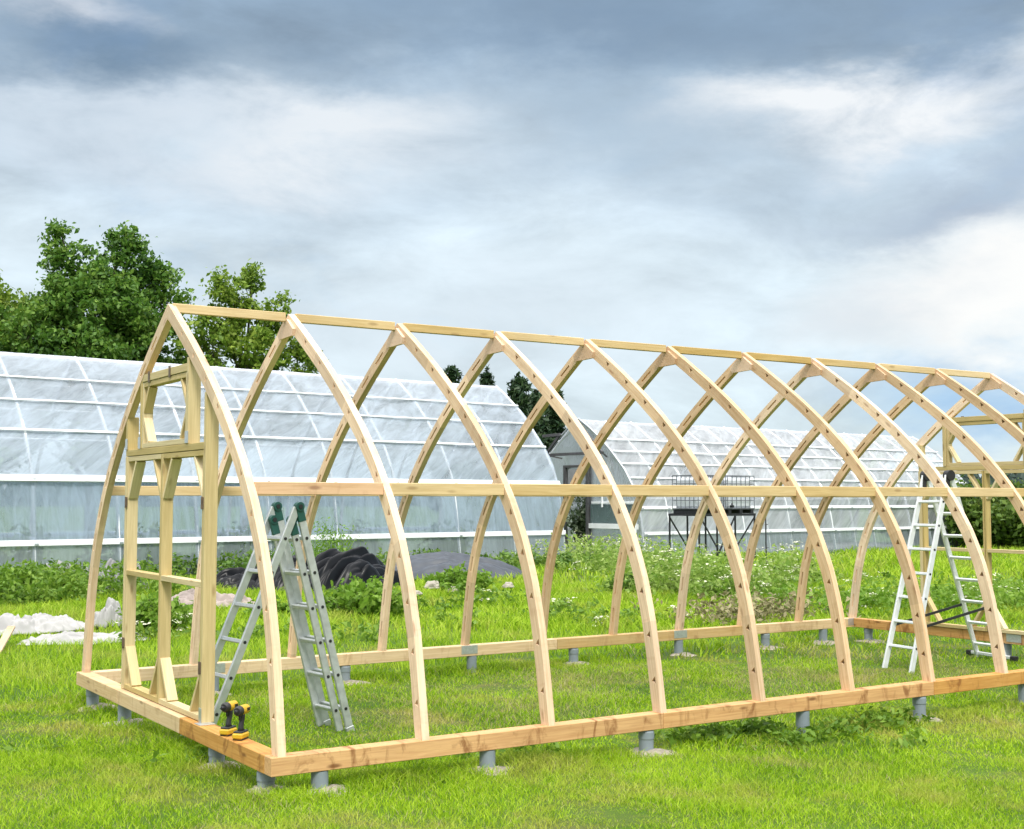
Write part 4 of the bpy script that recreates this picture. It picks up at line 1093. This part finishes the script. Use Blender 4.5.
def weeds(name, spots, hmin, hmax, leaf, per, mat, label, flowers=0.0, seed=1, stemmat=None, width=.012):
    """stems carrying leaves; a share of them ends in a flat white flower head"""
    rs = np.random.default_rng(seed); SV = []; LP = []; FP = []
    x, y = spots; n = len(x); h = rs.uniform(hmin, hmax, n); a = rs.uniform(0, 6.283, n); ln = h * rs.uniform(0, .28, n)
    z = gz_np(x, y)
    for i in range(n):
        top = np.array([x[i] + math.cos(a[i]) * ln[i], y[i] + math.sin(a[i]) * ln[i], z[i] + h[i]]); b = np.array([x[i], y[i], z[i]])
        m_ = rs.poisson(per); s = rs.uniform(.05, .95, m_)
        LP.append(b + (top - b) * s[:, None] + rs.normal(size=(m_, 3)) * np.array([1, 1, .5]) * (.05 + .14 * h[i]) * (1.1 - s[:, None] * .7))
        if rs.uniform() < flowers:
            k = rs.integers(10, 24); c = top + np.array([0, 0, .02])
            FP.append(c + rs.normal(size=(k, 3)) * np.array([.07, .07, .018]))
            for q in range(3):
                c2 = top + np.array([rs.normal() * .16, rs.normal() * .16, -rs.uniform(.02, .22)]); FP.append(c2 + rs.normal(size=(k // 2, 3)) * np.array([.05, .05, .015]))
    V = blades(x, y, h, np.full(n, width), .3); 
    o1 = blades_obj(name, V, stemmat or mat)
    q = np.concatenate(LP); VL = leaf_quads(q, leaf, rs=rs, up_bias=.5, aspect=2.2)
    me = o1.data
    tag(o1, label + ', bare stems', 'weeds', kind='stuff')
    o2 = quads_obj(name, VL, mat); tag(o2, label, 'weeds', kind='stuff')
    if FP:
        o3 = quads_obj('white_flowers', leaf_quads(np.concatenate(FP), .045, rs=rs, up_bias=2.5, aspect=1.1), M['umbel']); tag(o3, 'white flower heads of ' + label, 'flowers', kind='stuff')

def spots_box(n, cx, cy, rx, ry, rz=0.0, seed=1):
    rs = np.random.default_rng(seed); u = rs.normal(size=n) * .5; v = rs.normal(size=n) * .5
    u = np.clip(u, -1, 1) * rx; v = np.clip(v, -1, 1) * ry
    return cx + u * math.cos(rz) - v * math.sin(rz), cy + u * math.sin(rz) + v * math.cos(rz)

# white flowered weeds behind the middle and right of the back sill
xx = []; yy = []
for (px, py, n, rx, ry, sd) in ((596, 566, 120, 1.8, 1.4, 1), (645, 574, 170, 2.0, 2.0, 2), (690, 596, 170, 1.4, 1.9, 3), (735, 598, 110, 1.2, 1.4, 4), (790, 584, 70, 1.0, 1.3, 5)):
    c = pix_ground(px, py); a, b = spots_box(n, c[0], c[1], rx, ry, 0, sd); xx.append(a); yy.append(b)
weeds('flowering_weeds', (np.concatenate(xx), np.concatenate(yy)), .2, .95, .075, 26, M['leaf_pale'], 'tall white flowered weeds behind the back sill', .09, 5)
c = pix_ground(745, 622); s_ = spots_box(90, c[0], c[1], 1.5, .8, 0, 8)
weeds('brown_weeds', s_, .2, .5, .06, 16, M['straw'], 'brownish dried weeds just behind the back sill', 0, 6)
c = pix_ground(930, 612); s_ = spots_box(420, c[0] + 1.5, c[1], 4.2, 1.6, R(-20), 9)
weeds('rough_weeds', s_, .2, .55, .07, 18, M['leaf_weed'], 'rough green weeds behind the far gable', .06, 7)
c = pix_ground(25, 600); s_ = spots_box(620, c[0], c[1], 2.4, 1.9, 0, 10)
weeds('dark_weeds', s_, .25, .75, .075, 24, M['leaf_weed_mid'], 'dark green weeds below the long polytunnel at the left', 0, 8)
c = pix_ground(335, 575); s_ = spots_box(90, c[0], c[1] + .5, .8, .7, 0, 12)
weeds('seeding_weeds', s_, .7, 1.5, .06, 14, M['leaf_weed'], 'tall thin weeds gone to seed behind the black heap', 0, 9, width=.016)
xx = []; yy = []
for px in range(120, 560, 20):
    c = pix_ground(px, 572 + 4 * math.sin(px)); a, b = spots_box(26, c[0], c[1] - .7, .8, .5, 0, px); xx.append(a); yy.append(b)
weeds('edge_weeds', (np.concatenate(xx), np.concatenate(yy)), .25, .6, .09, 20, M['leaf_weed_dark'], 'weeds along the foot of the long polytunnel', 0, 10)
xx = []; yy = []
for k, (px, py) in enumerate(((330, 620), (360, 640), (430, 612), (470, 628), (500, 606), (540, 622), (575, 612), (600, 626), (250, 640), (160, 640), (640, 624), (830, 600), (880, 585), (480, 600), (950, 600), (1000, 590))):
    c = pix_ground(px, py); a, b = spots_box(12, c[0], c[1], .6, .4, 0, 200 + k); xx.append(a); yy.append(b)
weeds('low_weeds', (np.concatenate(xx), np.concatenate(yy)), .1, .3, .07, 14, M['leaf_weed_mid'], 'low leafy weed clumps in the uncut grass', .05, 15)
# dark broad weeds along the front sill
xx = []; yy = []
for (px, py, n) in ((700, 742, 30), (745, 735, 36), (790, 742, 14), (850, 730, 30), (890, 722, 26), (500, 760, 8), (910, 745, 6), (20, 760, 2), (195, 770, 5)):
    c = pix_ground(px, py); a, b = spots_box(n, c[0], c[1], .42, .17, R(-4), px); xx.append(a); yy.append(b)
weeds('sill_weeds', (np.concatenate(xx), np.concatenate(yy)), .05, .16, .045, 12, M['leaf_weed_mid'], 'dark broad leaved weeds along the front sill', 0, 11, width=.005)
# crop standing inside the first tunnel, seen dimly through the film
xx = []; yy = []
for k in range(44):
    lx = 14 + k * .86; ly = 1.6 + (k % 4) * .9
    a, b = spots_box(6, b1.x + lx * DX - ly * DY, b1.y + lx * DY + ly * DX, .5, .5, 0, k); xx.append(a); yy.append(b)
weeds('tunnel_crop', (np.concatenate(xx), np.concatenate(yy)), .5, 1.3, .14, 30, M['leaf_bush'], 'green crop inside the long polytunnel', 0, 13)

# ------------------------------------------------------------------ sky, sun
SUN_AZ, SUN_EL = R(205), R(52)      # the sun stands behind the camera, to its left
EXPO = 1.0
def world():
    w = bpy.data.worlds.new('World'); scene.world = w; w.use_nodes = True; nt = w.node_tree; nt.nodes.clear()
    out = N(nt, 'ShaderNodeOutputWorld'); bg = N(nt, 'ShaderNodeBackground'); L(nt, bg, 0, out, 0)
    sky = N(nt, 'ShaderNodeTexSky', sky_type='NISHITA'); sky.sun_disc = False; sky.sun_elevation = SUN_EL; sky.sun_rotation = SUN_AZ
    bg.inputs['Strength'].default_value = .10
    S = 10.0 / (2 ** EXPO)      # the cloud colours below are display values; undo strength and exposure
    tc = N(nt, 'ShaderNodeTexCoord')
    nrm = N(nt, 'ShaderNodeVectorMath', operation='NORMALIZE'); L(nt, tc, 'Generated', nrm, 0)
    sp = N(nt, 'ShaderNodeSeparateXYZ'); L(nt, nrm, 0, sp, 0)
    pl = N(nt, 'ShaderNodeVectorMath', operation='MULTIPLY'); L(nt, nrm, 0, pl, 0); pl.inputs[1].default_value = (1.7, 1.7, 4.2)
    n1 = N(nt, 'ShaderNodeTexNoise', i_Scale=1.9, i_Detail=10.0, i_Roughness=.60, i_Distortion=.25); L(nt, pl, 0, n1, 'Vector')
    n2 = N(nt, 'ShaderNodeTexNoise', i_Scale=4.6, i_Detail=10.0, i_Roughness=.62, i_Distortion=.3); L(nt, pl, 0, n2, 'Vector')
    # wobble the direction so that the cloud banks get torn edges
    nw = N(nt, 'ShaderNodeTexNoise', i_Scale=2.2, i_Detail=7.0, i_Roughness=.6); L(nt, pl, 0, nw, 'Vector')
    sb = N(nt, 'ShaderNodeVectorMath', operation='SUBTRACT'); L(nt, nw, 'Color', sb, 0); sb.inputs[1].default_value = (.5, .5, .5)
    sc = N(nt, 'ShaderNodeVectorMath', operation='MULTIPLY'); L(nt, sb, 0, sc, 0); sc.inputs[1].default_value = (.26, .26, .17)
    ad = N(nt, 'ShaderNodeVectorMath', operation='ADD'); L(nt, nrm, 0, ad, 0); L(nt, sc, 0, ad, 1)
    sp2 = N(nt, 'ShaderNodeSeparateXYZ'); L(nt, ad, 0, sp2, 0)
    # cloud base colour by height above the horizon (overhead the cover is thin and bright)
    c = lambda r, g, b, k=1.0: (r * k / 3, g * k / 3, b * k / 3)
    rp = ramp(nt, [(0.0, c(.70, .83, .90)), (.10, c(.74, .86, .93)), (.18, c(.68, .79, .86)), (.26, c(.54, .65, .75)), (.33, c(.33, .44, .56)), (.42, c(.24, .35, .48)), (.58, c(2.0, 2.0, 2.05)), (.85, c(3.0, 3.0, 3.0))])
    L(nt, sp2, 'Z', rp, 'Fac')
    br = N(nt, 'ShaderNodeVectorMath', operation='SCALE'); br.inputs['Scale'].default_value = 3.0; L(nt, rp, 'Color', br, 0)
    # noise light / dark modulation
    mr = N(nt, 'ShaderNodeMapRange'); mr.inputs['From Min'].default_value = .30; mr.inputs['From Max'].default_value = .70; mr.inputs['To Min'].default_value = .70; mr.inputs['To Max'].default_value = 1.36
    nm = N(nt, 'ShaderNodeMath', operation='MULTIPLY'); nm.inputs[1].default_value = .45; L(nt, n1, 'Fac', nm, 0)
    nm2 = N(nt, 'ShaderNodeMath', operation='MULTIPLY_ADD'); nm2.inputs[1].default_value = .55; L(nt, n2, 'Fac', nm2, 0); L(nt, nm, 0, nm2, 2)
    L(nt, nm2, 0, mr, 'Value')
    md = N(nt, 'ShaderNodeVectorMath', operation='SCALE'); L(nt, br, 0, md, 0); L(nt, mr, 'Result', md, 'Scale')
    cur = (md, 0)
    def dirv(px, py):
        d = (fw + rt * ((px - 512) / F_PX) - upv * ((py - 414.5) / F_PX)).normalized(); return d
    def bank(px, py, rad_x, rad_y, col, amount, nz, lo=.0, hi=.9):
        """a bank of cloud in that part of the sky; elliptical, torn by noise"""
        nonlocal cur
        d = dirv(px, py); east = Vector((d.y, -d.x, 0)).normalized(); up_ = east.cross(d)
        a = N(nt, 'ShaderNodeVectorMath', operation='DOT_PRODUCT'); L(nt, ad, 0, a, 0); a.inputs[1].default_value = tuple(east / rad_x)
        b = N(nt, 'ShaderNodeVectorMath', operation='DOT_PRODUCT'); L(nt, ad, 0, b, 0); b.inputs[1].default_value = tuple(up_ / rad_y)
        f = N(nt, 'ShaderNodeVectorMath', operation='DOT_PRODUCT'); L(nt, ad, 0, f, 0); f.inputs[1].default_value = tuple(d)
        cb = N(nt, 'ShaderNodeCombineXYZ'); L(nt, a, 'Value', cb, 0); L(nt, b, 'Value', cb, 1)
        ln = N(nt, 'ShaderNodeVectorMath', operation='LENGTH'); L(nt, cb, 0, ln, 0)
        q = N(nt, 'ShaderNodeMapRange', interpolation_type='SMOOTHSTEP'); q.inputs['From Min'].default_value = 1.0; q.inputs['From Max'].default_value = .0; L(nt, ln, 'Value', q, 'Value')
        fr = N(nt, 'ShaderNodeMath', operation='GREATER_THAN'); L(nt, f, 'Value', fr, 0); fr.inputs[1].default_value = .3
        nn = N(nt, 'ShaderNodeMapRange'); nn.inputs['From Min'].default_value = .35; nn.inputs['From Max'].default_value = .62; nn.inputs['To Min'].default_value = 1 - nz; nn.inputs['To Max'].default_value = 1.0; L(nt, n2, 'Fac', nn, 'Value')
        m1 = N(nt, 'ShaderNodeMath', operation='MULTIPLY'); L(nt, q, 'Result', m1, 0); L(nt, nn, 'Result', m1, 1)
        m2 = N(nt, 'ShaderNodeMath', operation='MULTIPLY'); L(nt, m1, 0, m2, 0); L(nt, fr, 0, m2, 1)
        m3 = N(nt, 'ShaderNodeMath', operation='MULTIPLY', use_clamp=True); L(nt, m2, 0, m3, 0); m3.inputs[1].default_value = amount
        mx = N(nt, 'ShaderNodeMix', data_type='RGBA'); L(nt, m3, 0, mx, 'Factor'); L(nt, cur[0], cur[1], mx, 'A'); mx.inputs['B'].default_value = (*col, 1)
        cur = (mx, 'Result')
    white = (.92, .95, .97); dark = (.15, .24, .35); mid = (.40, .52, .64); blue = (.30, .52, .82)
    bank(290, 150, .19, .048, (.84, .89, .93), 1.25, .75)
    bank(70, 130, .20, .05, (.70, .78, .86), .9, .7)
    bank(40, 10, .10, .030, (.70, .75, .82), 1.0, .6)
    bank(70, 60, .14, .045, dark, .9, .4)
    bank(620, 20, .40, .06, (.19, .28, .40), .7, .6)
    bank(640, 130, .24, .07, mid, .8, .6)
    bank(880, 105, .20, .042, white, 1.3, .7)
    bank(930, 205, .17, .040, (.38, .46, .58), .9, .4)
    bank(970, 285, .16, .075, (1.0, 1.0, .98), 1.4, .5)
    bank(880, 300, .10, .040, (.60, .68, .76), .6, .6)
    bank(960, 395, .16, .055, blue, .95, .35)
    bank(450, 330, .34, .075, (.74, .83, .90), .8, .4)
    # thin places let the clear sky through
    cl = N(nt, 'ShaderNodeVectorMath', operation='SCALE'); cl.inputs['Scale'].default_value = S; L(nt, cur[0], cur[1], cl, 0)
    cv = N(nt, 'ShaderNodeMapRange'); cv.inputs['From Min'].default_value = .30; cv.inputs['From Max'].default_value = .45; cv.inputs['To Min'].default_value = .72; cv.inputs['To Max'].default_value = .96; L(nt, n1, 'Fac', cv, 'Value')
    fin = N(nt, 'ShaderNodeMix', data_type='RGBA'); L(nt, cv, 'Result', fin, 'Factor'); L(nt, sky, 'Color', fin, 'A'); L(nt, cl, 0, fin, 'B')
    L(nt, fin, 'Result', bg, 'Color')
    w.cycles.sampling_method = 'MANUAL'; w.cycles.sample_map_resolution = 512
world()
sd = bpy.data.lights.new('sun', 'SUN'); sd.energy = 1.5; sd.angle = R(14); sd.color = (1, .95, .87)
so = link(bpy.data.objects.new('sun', sd))
sdir = Vector((math.sin(SUN_AZ) * math.cos(SUN_EL), math.cos(SUN_AZ) * math.cos(SUN_EL), math.sin(SUN_EL)))
so.rotation_euler = sdir.to_track_quat('Z', 'Y').to_euler()

vs_ = scene.view_settings; vs_.view_transform = 'Standard'; vs_.look = 'None'; vs_.gamma = 1.0; vs_.exposure = EXPO; vs_.use_curve_mapping = False
scene.render.engine = 'CYCLES'
scene.cycles.max_bounces = 8; scene.cycles.transparent_max_bounces = 24; scene.cycles.diffuse_bounces = 3; scene.cycles.glossy_bounces = 3; scene.cycles.transmission_bounces = 4
scene.cycles.use_denoising = True
